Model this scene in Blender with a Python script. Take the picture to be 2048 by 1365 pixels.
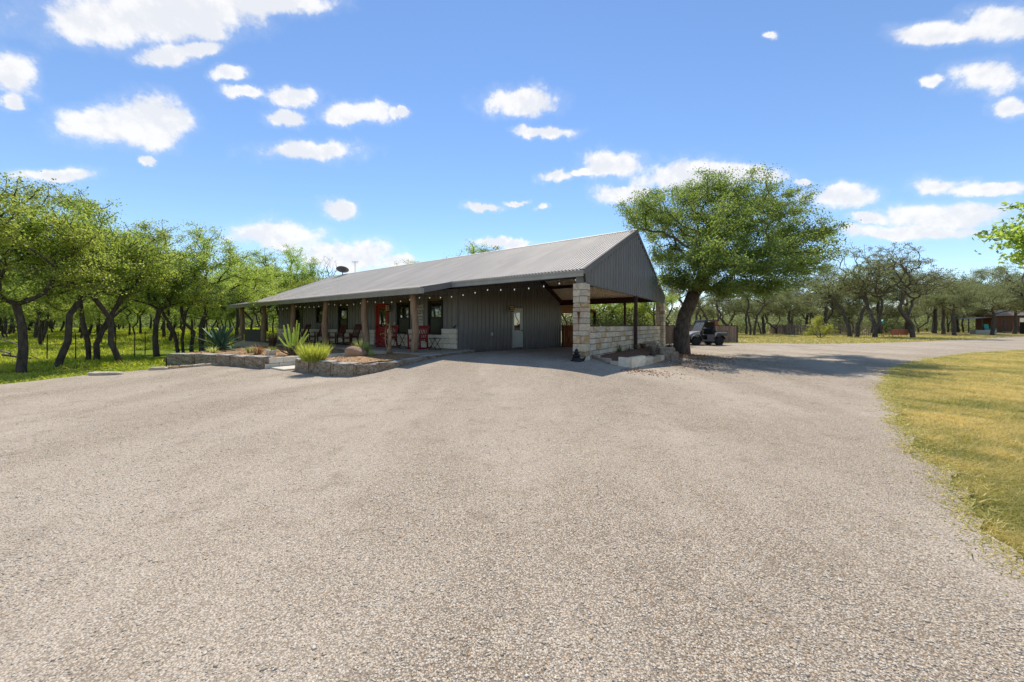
import bpy, bmesh, math, random
import numpy as np
from mathutils import Vector, Matrix, Euler
from mathutils.geometry import delaunay_2d_cdt

for o in list(bpy.data.objects):
    bpy.data.objects.remove(o)
scene = bpy.context.scene
COL = scene.collection
R = math.radians
PI = math.pi

# ------------------------------------------------------------------ camera
CAMZ = 1.45
FPX = 697.0          # focal length in pixels of a 2048 wide picture
cam = bpy.data.cameras.new('camera')
cam.sensor_width = 36.0
cam.lens = FPX / 2048 * 36.0
cam.shift_y = -31.0 / 2048
cam.clip_start = 0.05
cam.clip_end = 2000
camo = bpy.data.objects.new('camera', cam)
COL.objects.link(camo)
camo.location = (0, 0, CAMZ)
camo.rotation_euler = (R(90), 0, 0)
scene.camera = camo

# ------------------------------------------------------------------ light
SUN_EL = R(56)
SUN_AZ = R(-2)       # from +Y, negative is to the left
sdir = Vector((math.sin(SUN_AZ) * math.cos(SUN_EL), math.cos(SUN_AZ) * math.cos(SUN_EL), math.sin(SUN_EL)))
sun = bpy.data.lights.new('sun', 'SUN')
sun.energy = 3.3
sun.angle = R(0.5)
sun.color = (1.0, 0.94, 0.85)
suno = bpy.data.objects.new('sun', sun)
COL.objects.link(suno)
suno.location = (0, 0, 60)
suno.rotation_euler = (-sdir).to_track_quat('-Z', 'Y').to_euler()

vs = scene.view_settings
scene.display_settings.display_device = 'sRGB'
vs.view_transform = 'Standard'
vs.look = 'None'
vs.exposure = 0.65
vs.gamma = 1.0
vs.use_curve_mapping = False

scene.cycles.max_bounces = 6
scene.cycles.diffuse_bounces = 3
scene.cycles.glossy_bounces = 2
scene.cycles.transmission_bounces = 3
scene.cycles.transparent_max_bounces = 4

# ------------------------------------------------------------------ node helper
class NT:
    def __init__(s, tree):
        s.t = tree; s.n = tree.nodes; s.l = tree.links
    def new(s, typ, **kw):
        n = s.n.new(typ)
        for k, v in kw.items():
            setattr(n, k, v)
        return n
    def link(s, a, b):
        s.l.new(a, b)
    def val(s, sock, v):
        if hasattr(v, 'is_linked') or isinstance(v, bpy.types.NodeSocket):
            s.l.new(v, sock)
        else:
            sock.default_value = v
    def math(s, op, a, b=0.0, c=0.0, clamp=False):
        n = s.new('ShaderNodeMath', operation=op, use_clamp=clamp)
        s.val(n.inputs[0], a); s.val(n.inputs[1], b); s.val(n.inputs[2], c)
        return n.outputs[0]
    def vmath(s, op, a, b=(0, 0, 0)):
        n = s.new('ShaderNodeVectorMath', operation=op)
        s.val(n.inputs[0], a); s.val(n.inputs[1], b)
        return n.outputs['Value'] if op in ('LENGTH', 'DOT_PRODUCT') else n.outputs[0]
    def scale(s, a, f):
        n = s.new('ShaderNodeVectorMath', operation='SCALE')
        s.val(n.inputs[0], a); s.val(n.inputs['Scale'], f)
        return n.outputs[0]
    def noise(s, vec, scale, detail=4, rough=0.55, color=False, dist=0.0):
        n = s.new('ShaderNodeTexNoise')
        if vec is not None: s.l.new(vec, n.inputs['Vector'])
        n.inputs['Scale'].default_value = scale
        n.inputs['Detail'].default_value = detail
        n.inputs['Roughness'].default_value = rough
        n.inputs['Distortion'].default_value = dist
        return n.outputs['Color'] if color else n.outputs[0]
    def vor(s, vec, scale, feature='F1', out='Distance', rnd=1.0):
        n = s.new('ShaderNodeTexVoronoi', feature=feature)
        if vec is not None: s.l.new(vec, n.inputs['Vector'])
        n.inputs['Scale'].default_value = scale
        n.inputs['Randomness'].default_value = rnd
        return n.outputs[out]
    def ramp(s, fac, stops, interp='LINEAR'):
        n = s.new('ShaderNodeValToRGB')
        cr = n.color_ramp; cr.interpolation = interp
        while len(cr.elements) < len(stops): cr.elements.new(0.5)
        for e, (p, c) in zip(cr.elements, stops):
            e.position = p
            e.color = (c[0], c[1], c[2], 1) if not isinstance(c, (int, float)) else (c, c, c, 1)
        s.val(n.inputs[0], fac)
        return n.outputs[0]
    def mix(s, fac, a, b, blend='MIX'):
        n = s.new('ShaderNodeMix', data_type='RGBA', blend_type=blend)
        s.val(n.inputs[0], fac)
        for sock, v in ((n.inputs[6], a), (n.inputs[7], b)):
            if isinstance(v, tuple) and len(v) == 3: v = v + (1,)
            s.val(sock, v)
        return n.outputs[2]
    def maprange(s, v, a, b, c=0.0, d=1.0, smooth=True):
        n = s.new('ShaderNodeMapRange', interpolation_type='SMOOTHSTEP' if smooth else 'LINEAR')
        s.val(n.inputs[0], v)
        n.inputs[1].default_value = a; n.inputs[2].default_value = b
        n.inputs[3].default_value = c; n.inputs[4].default_value = d
        return n.outputs[0]
    def bump(s, h, strength=0.5, dist=0.02):
        n = s.new('ShaderNodeBump')
        n.inputs['Strength'].default_value = strength
        n.inputs['Distance'].default_value = dist
        s.l.new(h, n.inputs['Height'])
        return n.outputs[0]

# ------------------------------------------------------------------ world: sky and clouds
world = bpy.data.worlds.new('World')
scene.world = world
world.use_nodes = True
wt = NT(world.node_tree)
wt.n.clear()
SKY_STRENGTH = 0.13
wout = wt.new('ShaderNodeOutputWorld')
wbg = wt.new('ShaderNodeBackground')
wbg.inputs['Strength'].default_value = SKY_STRENGTH
wt.link(wbg.outputs[0], wout.inputs[0])
sky = wt.new('ShaderNodeTexSky', sky_type='NISHITA')
sky.sun_disc = False
sky.sun_elevation = SUN_EL
sky.sun_rotation = SUN_AZ
sky.altitude = 300
sky.air_density = 1.0
sky.dust_density = 0.0
sky.ozone_density = 3.4
tc = wt.new('ShaderNodeTexCoord').outputs['Generated']
dirn = wt.vmath('NORMALIZE', tc)
sep = wt.new('ShaderNodeSeparateXYZ'); wt.link(dirn, sep.inputs[0])
az = wt.math('ARCTAN2', sep.outputs[0], sep.outputs[1])
hor = wt.math('SQRT', wt.math('MAXIMUM', wt.math('SUBTRACT', 1.0, wt.math('MULTIPLY', sep.outputs[2], sep.outputs[2])), 0.0001))
el = wt.math('DIVIDE', wt.math('DIVIDE', sep.outputs[2], hor), wt.math('MAXIMUM', wt.math('COSINE', az), 0.45))    # cloud streets run level
comb = wt.new('ShaderNodeCombineXYZ'); wt.link(az, comb.inputs[0]); wt.link(el, comb.inputs[1])
P = comb.outputs[0]
w1 = wt.scale(wt.vmath('SUBTRACT', wt.noise(dirn, 7, 2, 0.5, True), (0.5, 0.5, 0.5)), 0.055)
w2 = wt.scale(wt.vmath('SUBTRACT', wt.noise(dirn, 26, 5, 0.65, True), (0.5, 0.5, 0.5)), 0.045)
P = wt.vmath('ADD', wt.vmath('ADD', P, w1), w2)
def pix_dir(x, y):
    dx, dz = (x - 1024) / FPX, (651.5 - y) / FPX
    return math.atan(dx), dz
CLOUDS = [(340,25,240,58),(200,48,125,46),(520,8,160,26),(410,62,42,24),(330,114,46,22),(392,102,44,14),
 (15,145,58,40),(8,205,28,16),(220,252,90,38),(290,250,74,52),(168,246,58,28),(285,322,20,9),
 (462,150,34,14),(490,186,40,12),(590,188,56,18),(572,230,42,16),(712,228,64,22),(798,228,18,11),
 (630,304,98,22),(1040,202,68,30),(1090,263,58,12),(1222,326,52,26),(1180,344,40,6),(1108,352,26,12),
 (1370,358,110,34),(1246,386,58,18),(1475,348,90,18),(1680,390,72,26),(1612,358,18,6),(680,416,32,17),
 (965,416,36,10),(1025,405,22,6),(1083,416,16,6),(560,470,90,30),(690,510,95,30),(790,522,40,12),
 (1900,68,110,22),(2005,45,80,32),(1970,160,75,32),(1860,170,22,13),(2012,222,40,19),
 (1880,370,64,20),(1960,382,90,13),(1890,432,140,26),(1745,438,35,13),(1830,466,150,14),
 (120,350,70,13),(1545,77,14,7),(1010,490,60,9)]
blobs = []
for (x, y, rx, ry) in CLOUDS:
    a0, e0 = pix_dir(x, y)
    a1, _ = pix_dir(x + 1, y); _, e1 = pix_dir(x, y + 1)
    blobs.append((a0, e0, rx * abs(a1 - a0), ry * abs(e1 - e0)))
rc = random.Random(7)
for k in range(30):           # the same broken cumulus goes on round the rest of the sky
    a0 = rc.uniform(1.15, 2 * PI - 1.15)
    if a0 > PI: a0 -= 2 * PI
    e0 = rc.uniform(0.12, 2.4)
    s = rc.uniform(0.05, 0.13)
    blobs.append((a0, e0, s * 1.5, s * rc.uniform(0.7, 1.2)))
acc = None
for (a0, e0, ra, re) in blobs:
    d = wt.vmath('LENGTH', wt.vmath('MULTIPLY', wt.vmath('SUBTRACT', P, (a0, e0, 0)), (1 / ra, 1 / re, 0)))
    acc = d if acc is None else wt.math('SMOOTH_MIN', acc, d, 0.35)
fb = wt.noise(dirn, 15, 9, 0.64)
dens = wt.math('ADD', wt.math('SUBTRACT', 1.22, acc), wt.math('MULTIPLY', wt.math('SUBTRACT', fb, 0.52), 1.9))
veil = wt.maprange(dens, -0.50, 0.5, 0.0, 0.22)
cmask = wt.math('MAXIMUM', wt.maprange(dens, -0.08, 0.52), veil)
shade = wt.noise(dirn, 9, 3, 0.5)
fb2 = wt.noise(wt.vmath('ADD', dirn, (0.0, 0.0, 0.022)), 15, 5, 0.6)
lit = wt.maprange(wt.math('ADD', wt.math('ADD', wt.math('MULTIPLY', wt.math('SUBTRACT', fb, fb2), 2.2), wt.math('MULTIPLY', dens, -0.22)), shade), 0.15, 0.62)
K = 1.0 / SKY_STRENGTH
ccol = wt.mix(lit, (0.56 * K, 0.57 * K, 0.595 * K), (0.66 * K, 0.655 * K, 0.65 * K))
hs = wt.new('ShaderNodeHueSaturation')
hs.inputs['Saturation'].default_value = 1.05
hs.inputs['Hue'].default_value = 0.501
hs.inputs['Value'].default_value = 0.89
wt.link(sky.outputs[0], hs.inputs['Color'])
wcol = wt.mix(wt.math('MULTIPLY', cmask, 0.93), hs.outputs[0], ccol)
wt.link(wcol, wbg.inputs['Color'])
world.cycles.sampling_method = 'MANUAL'
world.cycles.sample_map_resolution = 512

# ------------------------------------------------------------------ materials
MATS = {}
def mat(name):
    m = bpy.data.materials.new(name); m.use_nodes = True
    t = NT(m.node_tree)
    b = m.node_tree.nodes['Principled BSDF']
    MATS[name] = m
    return m, t, b
def pmat(name, c1, c2=None, scale=6, rough=0.7, bump=0.0, bscale=40, metallic=0.0, stretch=(1, 1, 1), rnd=0.0, spec=0.3, detail=5, coord='Object'):
    """noise-mottled principled material; rnd adds an even brightness difference from piece to piece"""
    m, t, b = mat(name)
    co = t.new('ShaderNodeTexCoord').outputs[coord]
    if stretch != (1, 1, 1): co = t.vmath('MULTIPLY', co, stretch)
    oi = t.new('ShaderNodeObjectInfo').outputs['Random']
    shift = t.new('ShaderNodeCombineXYZ'); t.link(t.math('MULTIPLY', oi, 37.0), shift.inputs[0]); t.link(t.math('MULTIPLY', oi, 91.0), shift.inputs[2])
    co = t.vmath('ADD', co, shift.outputs[0])
    if c2 is None: c2 = tuple(x * 0.75 for x in c1)
    f = t.noise(co, scale, detail, 0.6)
    c = t.mix(t.maprange(f, 0.3, 0.7), c1, c2)
    if rnd:
        c = t.mix(1.0, c, t.ramp(oi, [(0, 1 - rnd), (1, 1 + rnd)]), 'MULTIPLY') if rnd <= 0 else c
        sc = t.math('ADD', 1 - rnd, t.math('MULTIPLY', oi, 2 * rnd))
        vv = t.new('ShaderNodeHueSaturation'); t.link(c, vv.inputs['Color']); t.link(sc, vv.inputs['Value'])
        c = vv.outputs[0]
    t.link(c, b.inputs['Base Color'])
    b.inputs['Roughness'].default_value = rough
    b.inputs['Metallic'].default_value = metallic
    b.inputs['Specular IOR Level'].default_value = spec
    if bump:
        t.link(t.bump(t.noise(co, bscale, 5, 0.65), bump, 0.01), b.inputs['Normal'])
    return m

def leaf_mat(name, c_dark, c_light, transl=0.45):
    m, t, b = mat(name)
    at = t.new('ShaderNodeAttribute', attribute_name='tint').outputs['Fac']
    c = t.mix(at, c_dark, c_light)
    oi = t.new('ShaderNodeObjectInfo').outputs['Random']
    hv = t.new('ShaderNodeHueSaturation'); t.link(c, hv.inputs['Color'])
    t.link(t.math('ADD', 0.485, t.math('MULTIPLY', oi, 0.025)), hv.inputs['Hue'])
    t.link(t.math('ADD', 0.85, t.math('MULTIPLY', oi, 0.3)), hv.inputs['Value'])
    c = hv.outputs[0]
    t.link(c, b.inputs['Base Color'])
    b.inputs['Roughness'].default_value = 0.5
    b.inputs['Specular IOR Level'].default_value = 0.35
    tr = t.new('ShaderNodeBsdfTranslucent')
    tc_ = t.new('ShaderNodeHueSaturation'); t.link(c, tc_.inputs['Color']); tc_.inputs['Value'].default_value = 1.9; tc_.inputs['Saturation'].default_value = 1.1
    t.link(tc_.outputs[0], tr.inputs['Color'])
    mx = t.new('ShaderNodeMixShader'); mx.inputs[0].default_value = transl
    t.link(b.outputs[0], mx.inputs[1]); t.link(tr.outputs[0], mx.inputs[2])
    t.link(mx.outputs[0], m.node_tree.nodes['Material Output'].inputs['Surface'])
    return m

pmat('metal_wall', (0.185, 0.170, 0.162), (0.158, 0.145, 0.138), 1.2, 0.32, 0.0, spec=0.6, rnd=0.05)
pmat('metal_trim', (0.19, 0.178, 0.17), (0.165, 0.155, 0.148), 2, 0.75, spec=0.1)
pmat('metal_roof', (0.71, 0.625, 0.52), (0.60, 0.53, 0.44), 0.8, 0.62, 0.0, metallic=0.0, stretch=(1, 0.35, 1), rnd=0.03, spec=0.12)
pmat('gutter_metal', (0.34, 0.325, 0.305), (0.28, 0.27, 0.255), 3, 0.38, metallic=0.2, spec=0.5)
pmat('red_iron', (0.055, 0.020, 0.018), (0.038, 0.015, 0.014), 5, 0.55)
def stone_mat(name, base, dark, ochre, rnd):
    m, t, b = mat(name)
    co = t.new('ShaderNodeTexCoord').outputs['Object']
    oi = t.new('ShaderNodeObjectInfo').outputs['Random']
    sh = t.new('ShaderNodeCombineXYZ'); t.link(t.math('MULTIPLY', oi, 53.0), sh.inputs[0]); t.link(t.math('MULTIPLY', oi, 17.0), sh.inputs[1])
    co = t.vmath('ADD', co, sh.outputs[0])
    c = t.mix(t.maprange(t.noise(co, 2.2, 5, 0.65), 0.35, 0.65), base, dark)
    wn = t.new('ShaderNodeTexWhiteNoise', noise_dimensions='1D'); t.link(t.math('MULTIPLY', oi, 311.0), wn.inputs['W'])
    och = t.math('MULTIPLY', t.maprange(wn.outputs[0], 0.62, 0.95), t.maprange(t.noise(co, 1.6, 3, 0.6), 0.3, 0.6))
    c = t.mix(och, c, ochre)
    c = t.mix(t.maprange(t.noise(co, 7, 6, 0.75), 0.58, 0.75, 0.0, 0.7), c, tuple(x * 0.45 for x in dark))
    hv = t.new('ShaderNodeHueSaturation'); t.link(c, hv.inputs['Color']); t.link(t.math('ADD', 1 - rnd, t.math('MULTIPLY', oi, 2 * rnd)), hv.inputs['Value'])
    t.link(hv.outputs[0], b.inputs['Base Color']); b.inputs['Roughness'].default_value = 0.95; b.inputs['Specular IOR Level'].default_value = 0.15
    t.link(t.bump(t.noise(co, 9, 6, 0.7), 1.0, 0.06), b.inputs['Normal'])
stone_mat('limestone', (0.82, 0.70, 0.54), (0.64, 0.54, 0.41), (0.56, 0.36, 0.17), 0.16)
pmat('mortar', (0.27, 0.215, 0.155), (0.19, 0.15, 0.11), 12, 0.95, 0.5, 60)
pmat('limestone_white', (0.74, 0.67, 0.54), (0.60, 0.53, 0.41), 5, 0.85, 0.4, 40, rnd=0.08)
pmat('cedar_log', (0.22, 0.125, 0.070), (0.34, 0.235, 0.155), 4, 0.8, 0.8, 18, stretch=(5, 5, 0.6))
pmat('wood_lintel', (0.22, 0.12, 0.055), (0.12, 0.06, 0.03), 4, 0.7, 0.3, 30, stretch=(0.5, 6, 6))
pmat('concrete', (0.42, 0.36, 0.28), (0.33, 0.28, 0.22), 3, 0.9, 0.3, 50)
pmat('door_red', (0.33, 0.008, 0.012), (0.27, 0.007, 0.010), 2, 0.4, spec=0.5)
pmat('chair_red', (0.24, 0.012, 0.016), (0.18, 0.010, 0.014), 5, 0.5, spec=0.4)
pmat('chair_wood', (0.115, 0.030, 0.018), (0.075, 0.020, 0.013), 5, 0.5, 0.2, 30, stretch=(3, 3, 0.5))
pmat('door_grey', (0.62, 0.62, 0.56), (0.56, 0.56, 0.51), 3, 0.5)
pmat('frame_dark', (0.022, 0.021, 0.020), (0.016, 0.015, 0.015), 5, 0.45)
pmat('black_iron', (0.015, 0.015, 0.015), (0.025, 0.02, 0.018), 8, 0.5, metallic=0.3)
pmat('rust', (0.20, 0.075, 0.03), (0.11, 0.04, 0.02), 14, 0.85, 0.3, 60)
pmat('gate_wood', (0.30, 0.085, 0.030), (0.20, 0.055, 0.022), 3, 0.7, 0.3, 30, stretch=(6, 6, 0.5), rnd=0.14)
pmat('fence_wood', (0.30, 0.205, 0.15), (0.19, 0.125, 0.09), 3, 0.85, 0.3, 30, stretch=(6, 6, 0.5), rnd=0.22)
pmat('fence_grey', (0.33, 0.25, 0.19), (0.20, 0.15, 0.115), 3, 0.9, 0.3, 30, stretch=(6, 6, 0.6), rnd=0.3)
pmat('sign_white', (0.62, 0.58, 0.50), (0.22, 0.19, 0.16), 9, 0.8, stretch=(1, 1, 4), rnd=0.2)
pmat('barrel_wood', (0.62, 0.48, 0.28), (0.48, 0.34, 0.18), 6, 0.6, stretch=(4, 4, 0.5))
pmat('bark', (0.105, 0.080, 0.060), (0.042, 0.032, 0.025), 7, 0.95, 1.0, 14, stretch=(1.5, 1.5, 0.5))
pmat('bark_hero', (0.145, 0.105, 0.080), (0.052, 0.038, 0.030), 8, 0.95, 1.0, 11, stretch=(1.6, 1.6, 0.5))
pmat('bark_grey', (0.125, 0.105, 0.082), (0.060, 0.048, 0.038), 7, 0.95, 0.9, 14, stretch=(1.5, 1.5, 0.5))
pmat('deadwood', (0.30, 0.25, 0.20), (0.18, 0.14, 0.11), 6, 0.9, 0.5, 20)
pmat('mulch_bed', (0.42, 0.27, 0.14), (0.30, 0.175, 0.085), 9, 0.95, 0.9, 60)
pmat('mulch_dark', (0.20, 0.095, 0.050), (0.12, 0.055, 0.03), 9, 0.95, 1.0, 50)
pmat('boulder_tan', (0.42, 0.27, 0.17), (0.33, 0.20, 0.13), 4, 0.9, 0.5, 20)
pmat('rubber', (0.012, 0.012, 0.013), (0.018, 0.018, 0.018), 20, 0.75, 0.3, 60)
pmat('plastic_black', (0.015, 0.015, 0.017), (0.022, 0.022, 0.024), 8, 0.5)
pmat('paint_silver', (0.27, 0.27, 0.275), (0.22, 0.22, 0.225), 3, 0.3, metallic=0.2, spec=0.5)
pmat('paint_grey', (0.085, 0.080, 0.082), (0.07, 0.066, 0.068), 3, 0.45)
pmat('wheel_steel', (0.05, 0.05, 0.055), (0.035, 0.035, 0.04), 8, 0.4, metallic=0.5)
pmat('turquoise', (0.02, 0.28, 0.26), (0.015, 0.22, 0.20), 6, 0.5)
pmat('orange_rust', (0.56, 0.17, 0.09), (0.42, 0.12, 0.065), 5, 0.7, 0.2, 30)
pmat('trough_stone', (0.42, 0.42, 0.38), (0.34, 0.34, 0.30), 5, 0.9, 0.3, 40)
pmat('cabin_wood', (0.17, 0.078, 0.042), (0.11, 0.052, 0.03), 3, 0.75, 0.3, 30, stretch=(5, 5, 0.5), rnd=0.15)
pmat('cabin_roof', (0.30, 0.235, 0.185), (0.20, 0.155, 0.12), 4, 0.9, 0.6, 40)
pmat('tin_roof', (0.16, 0.165, 0.17), (0.12, 0.12, 0.125), 3, 0.5, metallic=0.3)
pmat('dish_grey', (0.10, 0.105, 0.11), (0.085, 0.09, 0.095), 4, 0.5)
pmat('outlet_white', (0.6, 0.6, 0.57), (0.5, 0.5, 0.48), 6, 0.5)
pmat('gunny', (0.10, 0.085, 0.07), (0.07, 0.06, 0.05), 6, 0.9, stretch=(8, 8, 0.5))
pmat('agave_leaf', (0.055, 0.12, 0.075), (0.035, 0.085, 0.05), 4, 0.45, stretch=(1, 1, 0.5))
pmat('cactus_pad', (0.075, 0.135, 0.060), (0.05, 0.10, 0.045), 6, 0.55, 0.4, 50)
pmat('cholla_base', (0.13, 0.09, 0.06), (0.20, 0.15, 0.07), 8, 0.9, 1.0, 45)
pmat('stalk_tan', (0.42, 0.28, 0.16), (0.28, 0.18, 0.10), 8, 0.9, 0.5, 40)

m, t, b = mat('window_glass')
b.inputs['Base Color'].default_value = (0.012, 0.014, 0.014, 1)
b.inputs['Roughness'].default_value = 0.025
b.inputs['IOR'].default_value = 2.1
b.inputs['Specular IOR Level'].default_value = 0.8
m, t, b = mat('window_screen')
b.inputs['Base Color'].default_value = (0.016, 0.018, 0.018, 1)
b.inputs['Roughness'].default_value = 0.22
b.inputs['Specular IOR Level'].default_value = 0.35
m, t, b = mat('windshield')
b.inputs['Base Color'].default_value = (0.16, 0.165, 0.165, 1)
b.inputs['Roughness'].default_value = 0.3
b.inputs['Alpha'].default_value = 0.55
m, t, b = mat('bulb_white')
b.inputs['Base Color'].default_value = (0.85, 0.83, 0.78, 1)
b.inputs['Emission Color'].default_value = (1, 0.95, 0.85, 1)
b.inputs['Emission Strength'].default_value = 0.12

leaf_mat('oak_leaf', (0.108, 0.148, 0.038), (0.225, 0.270, 0.070), 0.51)
leaf_mat('oak_leaf_bright', (0.190, 0.250, 0.050), (0.355, 0.415, 0.098), 0.55)
leaf_mat('evergreen', (0.055, 0.090, 0.022), (0.130, 0.175, 0.045), 0.4)
leaf_mat('oak_leaf_dull', (0.120, 0.140, 0.058), (0.235, 0.245, 0.105), 0.48)
leaf_mat('shrub_bright', (0.20, 0.25, 0.035), (0.50, 0.50, 0.12), 0.45)
leaf_mat('grass_tuft', (0.20, 0.26, 0.07), (0.46, 0.48, 0.17), 0.4)
leaf_mat('cholla_green', (0.44, 0.52, 0.13), (0.52, 0.56, 0.16), 0.4)
leaf_mat('dry_tuft', (0.24, 0.15, 0.07), (0.42, 0.30, 0.14), 0.3)
leaf_mat('brown_brush', (0.12, 0.065, 0.045), (0.24, 0.14, 0.09), 0.2)
leaf_mat('lawn_blade', (0.19, 0.205, 0.042), (0.60, 0.475, 0.185), 0.35)
leaf_mat('meadow_blade', (0.20, 0.26, 0.025), (0.46, 0.46, 0.085), 0.45)
leaf_mat('leaf_litter', (0.17, 0.075, 0.03), (0.42, 0.24, 0.10), 0.1)

# gravel sheet: crushed limestone, procedural stones and dark joints
m, t, b = mat('gravel')
co = t.new('ShaderNodeTexCoord').outputs['Object']
wob = t.vmath('ADD', co, t.scale(t.noise(co, 40, 2, 0.5, True), 0.008))
n_v = t.new('ShaderNodeTexVoronoi', feature='F1'); t.link(wob, n_v.inputs['Vector']); n_v.inputs['Scale'].default_value = 112
sepc = t.new('ShaderNodeSeparateColor'); t.link(n_v.outputs['Color'], sepc.inputs[0])
dist = n_v.outputs['Distance']
c = t.ramp(sepc.outputs[0], [(0.0, (0.329, 0.255, 0.180)), (0.3, (0.474, 0.389, 0.289)), (0.6, (0.559, 0.473, 0.367)), (0.85, (0.657, 0.564, 0.451)), (0.93, (0.523, 0.329, 0.163)), (1.0, (0.778, 0.697, 0.577))])
# wheel-packed dusty lanes that sweep from the foreground round to the carport and the road
lane = t.noise(t.vmath('MULTIPLY', co, (0.55, 0.16, 1)), 1.0, 4, 0.5, dist=0.8)
big = t.noise(co, 0.35, 6, 0.65, dist=0.6)
dust = t.math('MULTIPLY', t.maprange(t.math('ADD', t.math('MULTIPLY', lane, 0.6), t.math('MULTIPLY', big, 0.4)), 0.38, 0.66), 0.55)
c = t.mix(dust, c, (0.566, 0.485, 0.384))
clump = t.noise(co, 2.6, 7, 0.72)
loose = t.maprange(clump, 0.5, 0.72)
c = t.mix(t.math('MULTIPLY', loose, 0.55), c, (0.287, 0.225, 0.156))
jd = t.math('MULTIPLY', t.maprange(dist, 0.30, 0.70), t.math('SUBTRACT', 0.80, t.math('MULTIPLY', dust, 0.6)))
c = t.mix(jd, c, (0.124, 0.094, 0.065))
t.link(c, b.inputs['Base Color'])
b.inputs['Roughness'].default_value = 0.95
b.inputs['Specular IOR Level'].default_value = 0.15
h2 = t.noise(co, 22, 4, 0.6)
hh = t.math('ADD', t.math('MULTIPLY', t.math('SUBTRACT', 1.0, dist), t.math('SUBTRACT', 1.0, t.math('MULTIPLY', dust, 0.6))), t.math('MULTIPLY', h2, 1.2))
hh = t.math('ADD', hh, t.math('MULTIPLY', t.noise(co, 160, 3, 0.6), 0.4))
t.link(t.bump(hh, 0.75, 0.006), b.inputs['Normal'])

m, t, b = mat('pebble')
at = t.new('ShaderNodeAttribute', attribute_name='tint').outputs['Fac']
c = t.ramp(at, [(0.0, (0.338, 0.279, 0.203)), (0.2, (0.450, 0.380, 0.295)), (0.5, (0.541, 0.469, 0.369)), (0.82, (0.631, 0.559, 0.450)), (0.9, (0.484, 0.319, 0.166)), (1.0, (0.743, 0.683, 0.568))])
t.link(c, b.inputs['Base Color']); b.inputs['Roughness'].default_value = 0.9; b.inputs['Specular IOR Level'].default_value = 0.2

# turf: greener meadow under the trees on the west side, dry mown lawn on the east side
m, t, b = mat('turf')
co = t.new('ShaderNodeTexCoord').outputs['Object']
sx = t.new('ShaderNodeSeparateXYZ'); t.link(co, sx.inputs[0])
n1 = t.noise(co, 0.5, 5, 0.6); n2 = t.noise(co, 9, 6, 0.7); n3 = t.noise(co, 2.2, 4, 0.6)
dry = t.mix(t.maprange(n1, 0.35, 0.65), (0.39, 0.30, 0.12), (0.29, 0.245, 0.08))
dry = t.mix(t.maprange(n3, 0.55, 0.72), dry, (0.19, 0.215, 0.028))
grn = t.mix(t.maprange(n3, 0.35, 0.65), (0.185, 0.265, 0.022), (0.24, 0.30, 0.03))
grn = t.mix(t.maprange(n1, 0.55, 0.75, 0, 0.7), grn, (0.33, 0.27, 0.08))
xm = t.maprange(t.math('ADD', sx.outputs[0], t.math('MULTIPLY', n1, 6.0)), -7.0, 4.0)
c = t.mix(xm, grn, dry)
c = t.mix(t.maprange(n2, 0.45, 0.8, 0.0, 0.7), c, (0.14, 0.105, 0.035))
t.link(c, b.inputs['Base Color']); b.inputs['Roughness'].default_value = 1.0; b.inputs['Specular IOR Level'].default_value = 0.1
t.link(t.bump(t.math('ADD', n2, t.noise(co, 60, 4, 0.7)), 1.0, 0.05), b.inputs['Normal'])

# ------------------------------------------------------------------ mesh helpers
def tag(o, label=None, cat=None, group=None, kind=None):
    if label: o['label'] = label
    if cat: o['category'] = cat
    if group: o['group'] = group
    if kind: o['kind'] = kind
    return o
def link(o, parent=None):
    COL.objects.link(o)
    if parent is not None: o.parent = parent
    return o
def empty(name, loc=(0, 0, 0), rz=0.0):
    o = bpy.data.objects.new(name, None)
    o.empty_display_size = 0.2
    o.location = loc; o.rotation_euler = (0, 0, rz)
    COL.objects.link(o)
    return o
def addobj(name, me, parent=None, loc=None, rot=None, scl=None):
    o = bpy.data.objects.new(name, me)
    if loc is not None: o.location = loc
    if rot is not None: o.rotation_euler = rot
    if scl is not None: o.scale = scl
    return link(o, parent)
def copy_tree(o, parent=None):
    c = o.copy(); COL.objects.link(c); c.parent = parent
    for ch in list(o.children): copy_tree(ch, c)
    return c

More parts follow.
